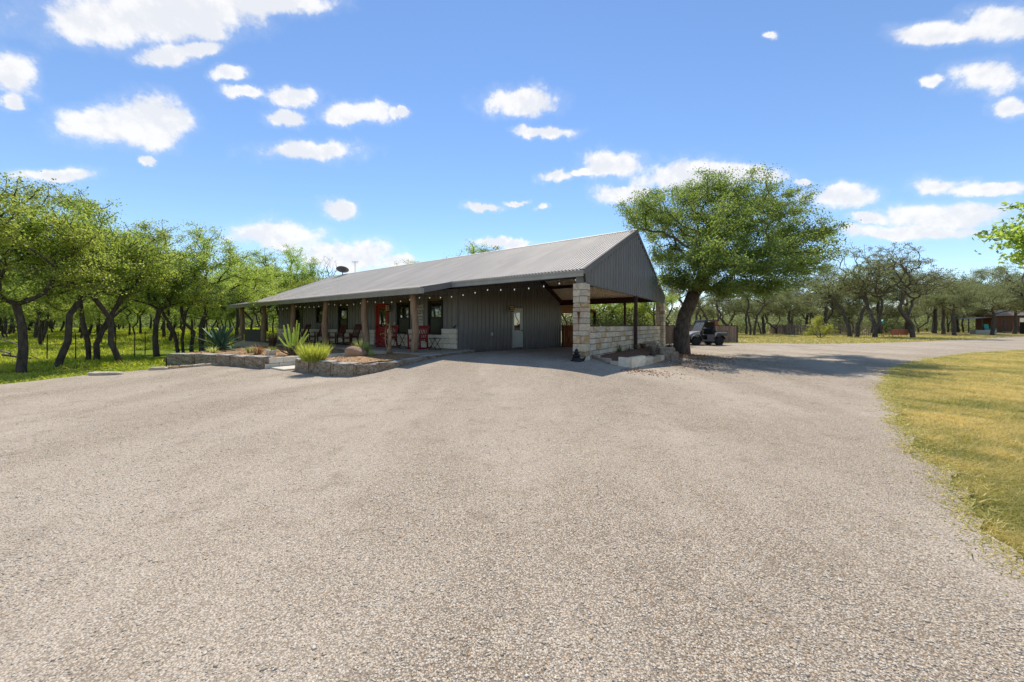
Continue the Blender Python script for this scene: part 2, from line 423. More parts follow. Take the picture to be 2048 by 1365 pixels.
class MB:
    """collects shapes, builds one mesh object"""
    def __init__(s): s.v = []; s.f = []
    def add(s, vs_, fs):
        k = len(s.v); s.v += [tuple(p) for p in vs_]; s.f += [tuple(i + k for i in f) for f in fs]
        return s
    def box(s, lo, hi):
        x0, y0, z0 = lo; x1, y1, z1 = hi
        x0, x1 = min(x0, x1), max(x0, x1); y0, y1 = min(y0, y1), max(y0, y1); z0, z1 = min(z0, z1), max(z0, z1)
        return s.add([(x0, y0, z0), (x1, y0, z0), (x1, y1, z0), (x0, y1, z0), (x0, y0, z1), (x1, y0, z1), (x1, y1, z1), (x0, y1, z1)],
              [(0, 3, 2, 1), (4, 5, 6, 7), (0, 1, 5, 4), (1, 2, 6, 5), (2, 3, 7, 6), (3, 0, 4, 7)])
    def cbox(s, lo, hi, c=0.01):
        """chamfered box"""
        bm = bmesh.new(); bmesh.ops.create_cube(bm, size=1)
        lo = Vector(lo); hi = Vector(hi); sz = hi - lo; ce = (lo + hi) / 2
        for v in bm.verts: v.co = Vector((v.co.x * sz.x, v.co.y * sz.y, v.co.z * sz.z)) + ce
        bmesh.ops.bevel(bm, geom=bm.edges[:], offset=min(c, 0.4 * min(sz)), segments=1, affect='EDGES')
        bm.verts.index_update()
        s.add([v.co[:] for v in bm.verts], [[v.index for v in f.verts] for f in bm.faces]); bm.free()
        return s
    def bar(s, p, q, w, d=None, up=(0, 0, 1)):
        """rectangular bar between two points"""
        p = Vector(p); q = Vector(q); d = d or w
        ax = (q - p).normalized(); u = Vector(up)
        if abs(ax.dot(u)) > 0.95: u = Vector((0, 1, 0))
        sx = ax.cross(u).normalized(); sy = sx.cross(ax).normalized()
        vs_ = []
        for e in (p, q):
            for a, b_ in ((-1, -1), (1, -1), (1, 1), (-1, 1)):
                vs_.append(e + sx * a * w / 2 + sy * b_ * d / 2)
        return s.add(vs_, [(0, 1, 2, 3), (7, 6, 5, 4), (0, 4, 5, 1), (1, 5, 6, 2), (2, 6, 7, 3), (3, 7, 4, 0)])
    def tube(s, pts, rad, n=6, cap=True):
        pts = [Vector(p) for p in pts]
        if isinstance(rad, (int, float)): rad = [rad] * len(pts)
        prev = None; rings = []
        for i, p in enumerate(pts):
            t_ = (pts[min(i + 1, len(pts) - 1)] - pts[max(i - 1, 0)]).normalized()
            if prev is None:
                u = t_.cross(Vector((0.3, 0.9, 0.2)))
                if u.length < 0.1: u = t_.cross(Vector((1, 0, 0)))
                u.normalize()
            else:
                u = (prev - t_ * prev.dot(t_)).normalized()
            prev = u; w = t_.cross(u)
            rings.append([p + (u * math.cos(2 * PI * k / n) + w * math.sin(2 * PI * k / n)) * rad[i] for k in range(n)])
        vs_ = [v for r_ in rings for v in r_]; fs = []
        for i in range(len(pts) - 1):
            for k in range(n):
                fs.append((i * n + k, i * n + (k + 1) % n, (i + 1) * n + (k + 1) % n, (i + 1) * n + k))
        if cap:
            fs.append(tuple(range(n))[::-1]); fs.append(tuple((len(pts) - 1) * n + k for k in range(n)))
        return s.add(vs_, fs)
    def lathe(s, prof, n=12, c=(0, 0, 0), axis='z'):
        vs_ = []; fs = []
        for (r_, z) in prof:
            for k in range(n):
                a = 2 * PI * k / n
                p = (r_ * math.cos(a), r_ * math.sin(a), z)
                if axis == 'y': p = (p[0], p[2], p[1])
                if axis == 'x': p = (p[2], p[0], p[1])
                vs_.append((p[0] + c[0], p[1] + c[1], p[2] + c[2]))
        for i in range(len(prof) - 1):
            for k in range(n):
                fs.append((i * n + k, i * n + (k + 1) % n, (i + 1) * n + (k + 1) % n, (i + 1) * n + k))
        fs.append(tuple(range(n))[::-1]); fs.append(tuple((len(prof) - 1) * n + k for k in range(n)))
        return s.add(vs_, fs)
    def prism(s, poly, axis, lo, hi):
        """2D polygon extruded along an axis; poly in the two other axes in order"""
        n = len(poly); vs_ = []
        for h in (lo, hi):
            for (p, q) in poly:
                vs_.append({'x': (h, p, q), 'y': (p, h, q), 'z': (p, q, h)}[axis])
        fs = [tuple(range(n))[::-1], tuple(range(n, 2 * n))]
        for k in range(n): fs.append((k, (k + 1) % n, n + (k + 1) % n, n + k))
        return s.add(vs_, fs)
    def mesh(s, name, m, smooth=False):
        me = bpy.data.meshes.new(name)
        me.from_pydata(s.v, [], s.f)
        bm = bmesh.new(); bm.from_mesh(me); bmesh.ops.recalc_face_normals(bm, faces=bm.faces); bm.to_mesh(me); bm.free()
        if smooth: me.polygons.foreach_set('use_smooth', [True] * len(me.polygons))
        me.materials.append(MATS[m])
        me.update()
        return me
    def build(s, name, m, parent=None, smooth=False, loc=None, rot=None):
        return addobj(name, s.mesh(name, m, smooth), parent, loc, rot)

def np_mesh(name, V, F, m, tint=None, smooth=False):
    me = bpy.data.meshes.new(name)
    V = np.asarray(V, np.float32); F = np.asarray(F, np.int32); M, k = F.shape
    me.vertices.add(len(V)); me.vertices.foreach_set('co', V.ravel())
    me.loops.add(M * k); me.loops.foreach_set('vertex_index', F.ravel())
    me.polygons.add(M); me.polygons.foreach_set('loop_start', np.arange(0, M * k, k, dtype=np.int32))
    if tint is not None:
        at = me.attributes.new('tint', 'FLOAT', 'POINT'); at.data.foreach_set('value', np.asarray(tint, np.float32))
    if smooth: me.polygons.foreach_set('use_smooth', np.ones(M, dtype=bool))
    me.update(calc_edges=True)
    me.materials.append(MATS[m])
    return me

# ------------------------------------------------------------------ the lie of the land
OX, OY = 2.145, 10.455           # south-east corner of the carport roof
UX, UY = -0.8214, 0.5703         # along the ridge, away from the carport
VX, VY = 0.5703, 0.8214          # across the house, to the back
HROT = math.atan2(-0.5703, 0.8214)
def W(a, b, z=0.0):
    return Vector((OX + UX * a + VX * b, OY + UY * a + VY * b, z))
def sm(e0, e1, x):
    t_ = np.clip((x - e0) / (e1 - e0), 0, 1)
    return t_ * t_ * (3 - 2 * t_)
def gz(X, Y):
    X = np.asarray(X, float); Y = np.asarray(Y, float)
    dx, dy = X - OX, Y - OY
    a = dx * UX + dy * UY; b = dx * VX + dy * VY
    g = 0.40 * sm(-5.0, 0.0, b) * (1 - sm(1.5, 11.5, b)) * sm(-4.0, 0.5, a) * (1 - sm(4.4, 7.6, a))
    far = np.hypot(X, Y)
    g = g + 0.02 * np.sin(X * 0.35 + 1.0) * np.sin(Y * 0.31) * sm(3, 10, far)
    g = g + 0.9 * sm(22, 60, -X * 0.8 + Y * 0.5) * sm(0, 12, -X)     # meadow climbs a little to the north-west
    return g
def gz1(x, y): return float(gz(x, y))
def G(px, py, g=0.0):
    d = (CAMZ - g) * FPX / (py - 651.5)
    return Vector(((px - 1024) / FPX * d, d, g))

def sheet(name, poly, m, off, step, jitter=0.0, zfun=gz, kind='structure', seed=1, edge_step=0.4):
    """triangulated sheet over a polygon, draped on the land, with a ragged edge"""
    rn = random.Random(seed); pts = []
    n = len(poly)
    for i in range(n):
        p = Vector(poly[i]); q = Vector(poly[(i + 1) % n]); L = (q - p).length
        k = max(1, int(L / edge_step))
        for j in range(k):
            c = p.lerp(q, j / k)
            pts.append(Vector((c.x + rn.uniform(-1, 1) * jitter, c.y + rn.uniform(-1, 1) * jitter)))
    nb = len(pts)
    edges = [(i, (i + 1) % nb) for i in range(nb)]
    xs = [p.x for p in pts]; ys = [p.y for p in pts]
    y = min(ys) + step / 2
    while y < max(ys):
        st = step * max(1.0, math.hypot(y, 0) / 14.0)
        x = min(xs) + st / 2
        while x < max(xs):
            pts.append(Vector((x + rn.uniform(-0.2, 0.2) * st, y + rn.uniform(-0.2, 0.2) * st)))
            x += st
        y += st
    vo, eo, fo, *_ = delaunay_2d_cdt(pts, edges, [list(range(nb))], 1, 1e-5)
    V = np.array([(v.x, v.y) for v in vo]); Z = zfun(V[:, 0], V[:, 1]) + off
    V3 = np.column_stack([V, Z])
    F = np.array([f for f in fo if len(f) == 3])
    me = np_mesh(name, V3, F, m, smooth=True)
    bm = bmesh.new(); bm.from_mesh(me); bmesh.ops.recalc_face_normals(bm, faces=bm.faces)
    if sum(f.normal.z for f in bm.faces) < 0: bmesh.ops.reverse_faces(bm, faces=bm.faces)
    bm.to_mesh(me); bm.free()
    o = addobj(name, me); o['kind'] = kind
    return o

# ground: one sheet, fine near the house, coarse out to the horizon
def ground_sheet():
    def axis(lim):
        v = [0.0]; s = 0.5
        while v[-1] < lim:
            if v[-1] > 32: s *= 1.12
            v.append(v[-1] + s)
        return v
    xs = axis(900); xs = [-x for x in xs[:0:-1]] + xs
    ys = axis(900); ys = [-y for y in ys[:0:-1] if y < 60] + ys
    X, Y = np.meshgrid(xs, ys); Z = gz(X, Y) - 0.02
    nx, ny = len(xs), len(ys)
    V = np.column_stack([X.ravel(), Y.ravel(), Z.ravel()])
    i = np.arange(nx * ny).reshape(ny, nx)
    F = np.stack([i[:-1, :-1], i[:-1, 1:], i[1:, 1:], i[1:, :-1]], -1).reshape(-1, 4)
    o = addobj('ground', np_mesh('ground', V, F, 'turf', smooth=True)); o['kind'] = 'structure'
ground_sheet()

EAST_EDGE = [G(2046, 1171), G(1985, 1100), G(1925, 1046), G(1900, 990), G(1883, 947), G(1848, 908), G(1820, 875), G(1803, 851), G(1785, 805), G(1776, 771), G(1785, 752), G(1806, 737), G(1838, 724), G(1871, 716), G(1950, 707), G(2048, 701)]
def smooth_edge(P_, seed, amp):
    rn = random.Random(seed); out = []
    n = len(P_)
    for i in range(n - 1):
        p0, p1, p2, p3 = P_[max(i - 1, 0)], P_[i], P_[i + 1], P_[min(i + 2, n - 1)]
        L = (p2 - p1).length; k = max(2, int(L / 0.12)) if p1.y < 12 else max(2, int(L / 0.5))
        for j in range(k):
            t_ = j / k
            q = 0.5 * ((2 * p1) + (p2 - p0) * t_ + (2 * p0 - 5 * p1 + 4 * p2 - p3) * t_ ** 2 + (3 * p1 - p0 - 3 * p2 + p3) * t_ ** 3)
            out.append((q.x + rn.gauss(0, amp) + 0.09 * math.sin(q.y * 3.1 + 2 * math.sin(q.y * 1.3)) + 0.05 * math.sin(q.y * 9 + q.x * 5), q.y + rn.gauss(0, amp * 0.5)))
    out.append((P_[-1].x, P_[-1].y))
    return out
EAST_EDGE = smooth_edge(EAST_EDGE, 4, 0.04)
def vnoise(X, Y, scale, seed, octs=4):
    rng = np.random.default_rng(seed); out = np.zeros_like(X, dtype=float); tot = 0
    for o_ in range(octs):
        for k in range(5):
            a = rng.uniform(0, 2 * PI); f = scale * 2 ** o_ * rng.uniform(0.7, 1.4); w_ = 0.6 ** o_
            out += w_ * np.sin((X * math.cos(a) + Y * math.sin(a)) * f + rng.uniform(0, 6.28) + 1.5 * np.sin((X * math.sin(a) - Y * math.cos(a)) * f * 0.6 + rng.uniform(0, 6))); tot += w_
    return 0.5 + out / tot * 1.3
NORTH_EDGE = [G(2048, 674.5), G(1939, 679.5), G(1809, 685.5), G(1640, 688.5), G(1475, 687.5)]
NORTH_EDGE = [(p.x, p.y) for p in NORTH_EDGE]
GRAVEL = [(-14.2, -9), (5.0, -9), (3.6, -4), (2.6, 0.5)] + EAST_EDGE + [(44, 24.5), (70, 30), (70, 46), (58, 45)] + NORTH_EDGE + \
    [(15.5, 29.0), (10.5, 26.0), tuple(W(2.0, 13.0)[:2]), tuple(W(6.6, 12.5)[:2]), tuple(W(6.6, 1.0)[:2]), tuple(W(5.6, -3.6)[:2]), tuple(W(8.4, -4.2)[:2]), tuple(W(12.0, -5.3)[:2]),
     (-11.0, 12.0), (-11.6, 11.6), (-12.3, 10.4), (-12.4, 8.5), (-13.5, 2)]
gravel = sheet('gravel_driveway', GRAVEL, 'gravel', 0.015, 0.45, 0.03, seed=3)

# loose stones on the drive, too many to count
def in_poly(X, Y, poly):
    ins = np.zeros(len(X), bool); n = len(poly); j = n - 1
    for i in range(n):
        xi, yi = poly[i]; xj, yj = poly[j]
        c = ((yi > Y) != (yj > Y)) & (X < (xj - xi) * (Y - yi) / (yj - yi + 1e-12) + xi)
        ins ^= c; j = i
    return ins
def loose_stones():
    rng = np.random.default_rng(5)
    N = 150000
    d = 0.95 + (rng.random(N) ** 1.7) * 10.5
    X = (rng.random(N) * 2 - 1) * 1.62 * d
    Y = d + rng.normal(0, 0.05, N)
    k = in_poly(X, Y, GRAVEL); X, Y, d = X[k], Y[k], d[k]; N = len(X)
    # clumped: fewer on the wheel-packed lanes
    cl = vnoise(X, Y, 1.1, 21)
    k = rng.random(N) < np.clip(0.1 + 0.9 * cl, 0.1, 1); X, Y, d = X[k], Y[k], d[k]; N = len(X)
    s = 0.0028 + 0.0032 * rng.random(N) ** 2 + 0.006 * (rng.random(N) ** 16)
    s = s * (0.9 + 0.045 * d)
    base = np.array([(1, 0, 0), (0.2, 1, 0), (-1, 0.1, 0), (-0.1, -1, 0), (0, 0, 0.55), (0, 0, -0.5)], float)
    ang = rng.random(N) * 2 * PI; ca, sa = np.cos(ang), np.sin(ang)
    B = base[None] * (1 + rng.uniform(-0.35, 0.35, (N, 6, 3)))
    B[:, :, 0] *= rng.uniform(0.8, 1.5, (N, 1))
    x = B[:, :, 0] * ca[:, None] - B[:, :, 1] * sa[:, None]; y = B[:, :, 0] * sa[:, None] + B[:, :, 1] * ca[:, None]
    x += B[:, :, 2] * rng.uniform(-0.5, 0.5, (N, 1)); y += B[:, :, 2] * rng.uniform(-0.5, 0.5, (N, 1))
    V = np.stack([x * s[:, None] + X[:, None], y * s[:, None] + Y[:, None], B[:, :, 2] * s[:, None] + (gz(X, Y) + 0.015 + s * 0.15)[:, None]], -1).reshape(-1, 3)
    f = np.array([(0, 1, 4), (1, 2, 4), (2, 3, 4), (3, 0, 4), (1, 0, 5), (2, 1, 5), (3, 2, 5), (0, 3, 5)])
    F = (f[None] + (np.arange(N) * 6)[:, None, None]).reshape(-1, 3)
    tint = np.repeat(rng.random(N), 6)
    o = addobj('loose_gravel', np_mesh('loose_gravel', V, F, 'pebble', tint))
    tag(o, 'loose crushed limestone chips scattered over the gravel drive', 'gravel', kind='stuff')
loose_stones()

def blades(name, X, Y, Z, h, w, m, label, cat, seed, lean=0.5, kind='stuff', tints=None, parent=None):
    rng = np.random.default_rng(seed); N = len(X)
    ang = rng.random(N) * 2 * PI
    H = h * rng.uniform(0.5, 1.3, N); Wd = w * rng.uniform(0.6, 1.3, N)
    lx = rng.normal(0, lean, N) * H; ly = rng.normal(0, lean, N) * H
    ca, sa = np.cos(ang) * Wd, np.sin(ang) * Wd
    V = np.empty((N, 3, 3))
    V[:, 0] = np.stack([X - ca, Y - sa, Z], -1); V[:, 1] = np.stack([X + ca, Y + sa, Z], -1)
    V[:, 2] = np.stack([X + lx, Y + ly, Z + H], -1)
    F = np.arange(N * 3).reshape(-1, 3)
    tt = tints if tints is not None else rng.random(N)
    o = addobj(name, np_mesh(name, V.reshape(-1, 3), F, m, np.repeat(tt, 3)), parent)
    if parent is None: tag(o, label, cat, kind=kind)
    else: o['kind'] = kind
    return o

def lawn():
    rng = np.random.default_rng(11)
    poly = [(2.7, 0.6)] + EAST_EDGE + [(46, 25), (46, 1)]
    N = 420000
    d = 1.6 + rng.random(N) ** 1.35 * 19
    X = d * rng.uniform(0.55, 1.62, N) + rng.normal(0, 0.05, N); Y = d + rng.normal(0, 0.03, N)
    rne = random.Random(9); edge = [(x - 0.03 + rne.gauss(0, 0.06), y) for x, y in poly[1:-2]]
    k = in_poly(X, Y, [poly[0]] + edge + poly[-2:]); X, Y, d = X[k], Y[k], d[k]
    pn = np.clip(vnoise(X, Y, 1.3, 5), 0, 1); pn2 = np.clip(vnoise(X, Y, 6.0, 6), 0, 1)
    t_ = np.clip(0.45 * rng.random(len(X)) + 0.75 * (1 - pn) + 0.06 + 0.5 * (pn2 - 0.5), 0, 1)
    h = 0.03 + 0.03 * pn2
    blades('lawn_grass', X, Y, gz(X, Y) - 0.02, h, 0.0024 + 0.0005 * d, 'lawn_blade', 'patchy mown lawn grass, straw yellow and green, along the drive', 'grass', 3, 1.2, tints=t_)
    # thatch and runners creeping over the gravel edge
    E = np.array([e for e in EAST_EDGE if e[1] < 22]); i = rng.integers(0, len(E) - 1, 16000); f = rng.random(16000)
    P_ = E[i] * (1 - f[:, None]) + E[i + 1] * f[:, None] + rng.normal(0, 0.065, (16000, 2)) * (1 + rng.random((16000, 1)) ** 6 * 2.5) - np.array([0.03, 0])
    dd = np.hypot(P_[:, 0], P_[:, 1])
    blades('edge_thatch', P_[:, 0], P_[:, 1], gz(P_[:, 0], P_[:, 1]) + 0.012, 0.022, 0.003 + 0.0006 * dd, 'lawn_blade', 'straw and runners creeping from the lawn onto the gravel', 'thatch', 8, 1.8)
    # far strip beyond the drive
    N = 60000
    X = rng.uniform(13, 62, N); Y = rng.uniform(26, 62, N)
    k = ~in_poly(X, Y, GRAVEL) & (X < Y * 1.55); X, Y = X[k], Y[k]
    blades('verge_grass', X, Y, gz(X, Y) - 0.02, 0.10, 0.03, 'lawn_blade', 'dry verge grass between the drive and the far oaks', 'grass', 4, 0.8)
lawn()
def meadow():
    rng = np.random.default_rng(12)
    N = 130000
    Y = 6 + rng.random(N) ** 1.5 * 50; X = -Y * rng.uniform(0.45, 1.65, N) - rng.random(N) * 3
    k = ~in_poly(X, Y, GRAVEL)
    dx, dy = X - OX, Y - OY; a = dx * UX + dy * UY; b = dx * VX + dy * VY
    k &= ~((a > 4) & (a < 25) & (b > -6.3) & (b < 13)) & ((a > 13.5) | (b > 12) | (X < -10))
    X, Y = X[k], Y[k]; d = np.hypot(X, Y)
    h = np.where(d < 19, 0.04, 0.16) * rng.uniform(0.7, 1.2, len(X))
    tn = np.clip(vnoise(X, Y, 0.8, 8) + rng.normal(0, 0.22, len(X)), 0, 1)
    blades('meadow_grass', X, Y, gz(X, Y) - 0.02, h, 0.004 + 0.0011 * d, 'meadow_blade', 'bright spring grass under the oak wood', 'grass', 5, 0.6, tints=tn)
meadow()

# ------------------------------------------------------------------ rough stone meshes, shared
def rough_stone_mesh(name, m, seed, jit=0.06, bev=0.07):
    rn = random.Random(seed)
    bm = bmesh.new(); bmesh.ops.create_cube(bm, size=1)
    bmesh.ops.bevel(bm, geom=bm.edges[:], offset=bev, segments=1, affect='EDGES')
    for v in bm.verts:
        v.co += Vector((rn.uniform(-jit, jit), rn.uniform(-jit, jit), rn.uniform(-jit, jit)))
    me = bpy.data.meshes.new(name); bm.to_mesh(me); bm.free(); me.materials.append(MATS[m])
    return me
STONES = [rough_stone_mesh('stone', 'limestone', i, 0.018, 0.045) for i in range(8)]
STONES_W = [rough_stone_mesh('brick', 'limestone_white', 20 + i, 0.012, 0.035) for i in range(6)]
CHUNKS = [rough_stone_mesh('stone', 'limestone', 40 + i, 0.075, 0.12) for i in range(6)]
def big_block_mesh(seed, m):
    rn = random.Random(seed)
    bm = bmesh.new(); bmesh.ops.create_cube(bm, size=1)
    bmesh.ops.bevel(bm, geom=bm.edges[:], offset=0.06, segments=2, affect='EDGES')
    bmesh.ops.subdivide_edges(bm, edges=[e for e in bm.edges if e.calc_length() > 0.5], cuts=4, use_grid_fill=True)
    for v in bm.verts:
        n = math.sin(v.co.x * 9 + seed) * 0.015 + math.sin(v.co.z * 7 + v.co.x * 5 + seed * 2) * 0.02
        v.co += Vector((rn.uniform(-1, 1) * 0.014, n + rn.uniform(-1, 1) * 0.022, rn.uniform(-1, 1) * 0.022))
    me = bpy.data.meshes.new('block'); bm.to_mesh(me); bm.free(); me.materials.append(MATS[m])
    return me
# quarry-faced block: pale where it faces up, darker mottled brown on the sides
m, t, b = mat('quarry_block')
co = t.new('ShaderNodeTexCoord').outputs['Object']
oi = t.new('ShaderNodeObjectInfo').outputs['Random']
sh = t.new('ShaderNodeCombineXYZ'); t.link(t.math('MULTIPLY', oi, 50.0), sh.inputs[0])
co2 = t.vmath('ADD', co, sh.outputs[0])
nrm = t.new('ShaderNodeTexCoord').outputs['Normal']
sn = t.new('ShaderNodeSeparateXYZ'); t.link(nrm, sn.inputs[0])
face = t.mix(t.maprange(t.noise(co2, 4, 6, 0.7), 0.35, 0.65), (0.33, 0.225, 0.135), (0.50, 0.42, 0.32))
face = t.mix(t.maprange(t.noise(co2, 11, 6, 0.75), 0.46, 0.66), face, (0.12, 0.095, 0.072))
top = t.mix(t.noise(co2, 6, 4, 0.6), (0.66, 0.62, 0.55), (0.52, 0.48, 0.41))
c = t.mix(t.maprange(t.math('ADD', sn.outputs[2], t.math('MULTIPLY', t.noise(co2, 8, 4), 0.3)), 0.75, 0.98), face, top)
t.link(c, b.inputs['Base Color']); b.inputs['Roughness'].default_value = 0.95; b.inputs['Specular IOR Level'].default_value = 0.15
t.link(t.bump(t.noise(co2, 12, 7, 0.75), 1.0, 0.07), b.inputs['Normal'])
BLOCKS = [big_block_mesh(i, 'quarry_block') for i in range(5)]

# ------------------------------------------------------------------ the house (local x = -a, y = b)
FLOOR = 0.42
EAVE = 3.14; RIDGE = 5.59; SPAN = 11.4; RB = SPAN / 2; LEN = 24.5
PITCH = (RIDGE - EAVE) / RB
PE_B = -1.5; PE_Z = 2.79; P_END = 5.4       # porch eave
WALLB = 1.4; ENDA = 6.5
house = empty('ranch_house', (OX, OY, 0), HROT)
tag(house, 'long charcoal metal ranch house with pale corrugated roof, log porch and open carport', 'house')
def roofz(b):
    if b < 0: return EAVE + (EAVE - PE_Z) / (-PE_B) * b
    return EAVE + PITCH * (b if b <= RB else SPAN - b)

def corr_panel(b0, z0, b1, z1, width, nr, amp=0.040, overlap=0.004):
    """corrugated sheet running up the slope, local x from 0 to -width"""
    xs = []; zs = []
    p = width / nr
    for i in range(nr):
        for (u_, h_) in ((0.0, 0.0), (0.30, 0.0), (0.46, 1.0), (0.80, 1.0), (0.96, 0.0)):
            xs.append(i * p + u_ * p); zs.append(h_ * amp)
    xs.append(width + overlap); zs.append(0.0)
    V = []; F = []; ns = 3
    for j in range(ns + 1):
        f = j / ns
        for x, h in zip(xs, zs): V.append((-x, b0 + (b1 - b0) * f, z0 + (z1 - z0) * f + h))
    n = len(xs)
    for j in range(ns):
        for i in range(n - 1): F.append((j * n + i, j * n + i + 1, (j + 1) * n + i + 1, (j + 1) * n + i))
    mb = MB(); mb.add(V, F)
    return mb
NPAN = 34; PW = LEN / NPAN
roof = MB()      # ridge cap is the roof's own body
roof.add([(0.06, RB - 0.16, RIDGE - 0.02), (0.06, RB, RIDGE + 0.055), (0.06, RB + 0.16, RIDGE - 0.02), (-LEN - 0.06, RB - 0.16, RIDGE - 0.02), (-LEN - 0.06, RB, RIDGE + 0.055), (-LEN - 0.06, RB + 0.16, RIDGE - 0.02)], [(0, 1, 4, 3), (1, 2, 5, 4)])
roof = roof.build('roof', 'metal_roof', house)
me_f = corr_panel(-0.06, EAVE - 0.06 * PITCH, RB - 0.01, RIDGE - 0.01, PW, 6).mesh('roof_panel', 'metal_roof')
me_b = corr_panel(SPAN + 0.06, EAVE - 0.06 * PITCH, RB + 0.01, RIDGE - 0.01, PW, 6).mesh('roof_panel', 'metal_roof')
for i in range(NPAN):
    addobj('roof_panel', me_f, roof, (-i * PW, 0, 0.002 * (i % 2)))
    addobj('roof_panel', me_b, roof, (-i * PW, 0, 0.002 * (i % 2)))
proof = MB()
proof.box((-P_END + 0.02, PE_B + 0.12, PE_Z - 0.10), (-LEN, PE_B + 0.20, PE_Z + 0.02))      # eave purlin carries the porch roof
proof = proof.build('porch_roof', 'metal_trim', house)
NPP = 26; PPW = (LEN - P_END) / NPP
me_p = corr_panel(PE_B - 0.05, PE_Z - 0.01, 0.02, EAVE - 0.012, PPW, 6).mesh('roof_panel', 'metal_roof')
for i in range(NPP):
    addobj('roof_panel', me_p, proof, (-P_END - i * PPW, 0, 0.002 * (i % 2)))

# wall cladding: one ribbed sheet per 0.305 m
def clad(parent, name, axis, fixed, s0, s1, zb, zt, m, out, openings=(), pitch=0.305):
    """ribbed sheets on a wall. axis 'a' (front wall, runs along a) or 'b' (end wall). out = direction of the rib."""
    cuts = set()
    k = 0
    while s0 + k * pitch < s1 - 1e-6: cuts.add(round(s0 + k * pitch, 4)); k += 1
    cuts.add(round(s1, 4))
    grid = set(cuts)
    for (o0, o1, oz0, oz1) in openings: cuts.add(round(o0, 4)); cuts.add(round(o1, 4))
    cuts = sorted(c for c in cuts if s0 - 1e-6 <= c <= s1 + 1e-6)
    for c0, c1 in zip(cuts[:-1], cuts[1:]):
        if c1 - c0 < 0.004: continue
        mid = (c0 + c1) / 2
        spans = [(None, None)]
        for (o0, o1, oz0, oz1) in openings:
            if o0 < mid < o1: spans = [(None, oz0), (oz1, None)]
        rib = c0 in grid and c1 - c0 > 0.09
        if rib: prof = [(c0, 0), (c0 + 0.016, 0.048), (c0 + 0.060, 0.048), (c0 + 0.078, 0), (c0 + (c1 - c0) * 0.5, 0), (c0 + (c1 - c0) * 0.53, 0.006), (c0 + (c1 - c0) * 0.62, 0.006), (c0 + (c1 - c0) * 0.65, 0), (c1, 0)]
        else: prof = [(c0, 0), (c1, 0)]
        for lo, hi in spans:
            V = []; n = len(prof)
            for end in (0, 1):
                for (s_, d_) in prof:
                    z = (lo if lo is not None else zb(s_)) if end == 0 else (hi if hi is not None else zt(s_))
                    if axis == 'a': V.append((-s_, fixed + out * d_, z))
                    else: V.append((-(fixed + out * d_), s_, z))
            if max(V[i + n][2] - V[i][2] for i in range(n)) < 0.03: continue
            F = [(i, i + 1, n + i + 1, n + i) for i in range(n - 1)]
            MB().add(V, F).build(name, m, parent)

WINS = [(7.42, 8.36, 1.06, 2.58), (9.70, 10.66, 1.06, 2.58), (15.22, 16.20, 1.06, 2.58), (17.95, 18.80, 1.62, 2.58), (20.65, 21.70, 1.06, 2.55)]
DOOR = (11.43, 12.42, FLOOR, 2.50)
wall_f = MB().box((-ENDA - 0.05, WALLB + 0.22, 0.1), (-24.4, WALLB + 0.26, roofz(WALLB) - 0.05)).build('front_wall', 'metal_trim', house)
clad(wall_f, 'wall_panel', 'a', WALLB, ENDA, 24.4, lambda s_: FLOOR, lambda s_: roofz(WALLB) - 0.03, 'metal_wall', -1, WINS + [DOOR])
wall_e = MB().box((-ENDA + 0.003, WALLB - 0.035, 0.1), (-ENDA - 0.10, WALLB + 0.10, roofz(WALLB) - 0.04))
wall_e = wall_e.build('end_wall', 'metal_trim', house)
EDOOR = (5.62, 6.60, 0.23, 2.36)
clad(wall_e, 'wall_panel', 'b', ENDA, WALLB + 0.11, SPAN, lambda s_: 0.34 - 0.35 * float(sm(1.5, 11.5, s_)) - 0.15, lambda s_: roofz(s_) - 0.05, 'metal_wall', -1, [EDOOR])
# gable over the carport
gab = MB().prism([(0.02, EAVE - 0.30), (0.02, EAVE - 0.03), (RB, RIDGE - 0.03), (SPAN - 0.02, EAVE - 0.03), (SPAN - 0.02, EAVE - 0.30), (RB, RIDGE - 0.30)], 'x', -0.14, -0.05)
gab = gab.build('gable', 'red_iron', house)
clad(gab, 'wall_panel', 'b', 0.0, 0.0, SPAN, lambda s_: 2.73, lambda s_: roofz(s_) - 0.02, 'metal_wall', -1)
tr = MB()
for s_ in (0, 1):
    y0, y1 = (-0.08, RB) if s_ == 0 else (SPAN + 0.08, RB)
    z0 = roofz(0) - 0.08 * PITCH
    tr.add([(0.05, y0, z0 - 0.17), (0.05, y0, z0 + 0.035), (0.05, y1, RIDGE + 0.035), (0.05, y1, RIDGE - 0.17), (-0.10, y0, z0 + 0.035), (-0.10, y1, RIDGE + 0.035), (0.035, y0, z0 - 0.17), (0.035, y1, RIDGE - 0.17)], [(0, 1, 2, 3), (1, 4, 5, 2), (0, 3, 7, 6)])
tr.build('rake_trim', 'metal_trim', gab)
MB().box((0.036, -0.02, 2.735), (-0.02, SPAN + 0.02, 2.70)).build('bottom_trim', 'metal_trim', gab)
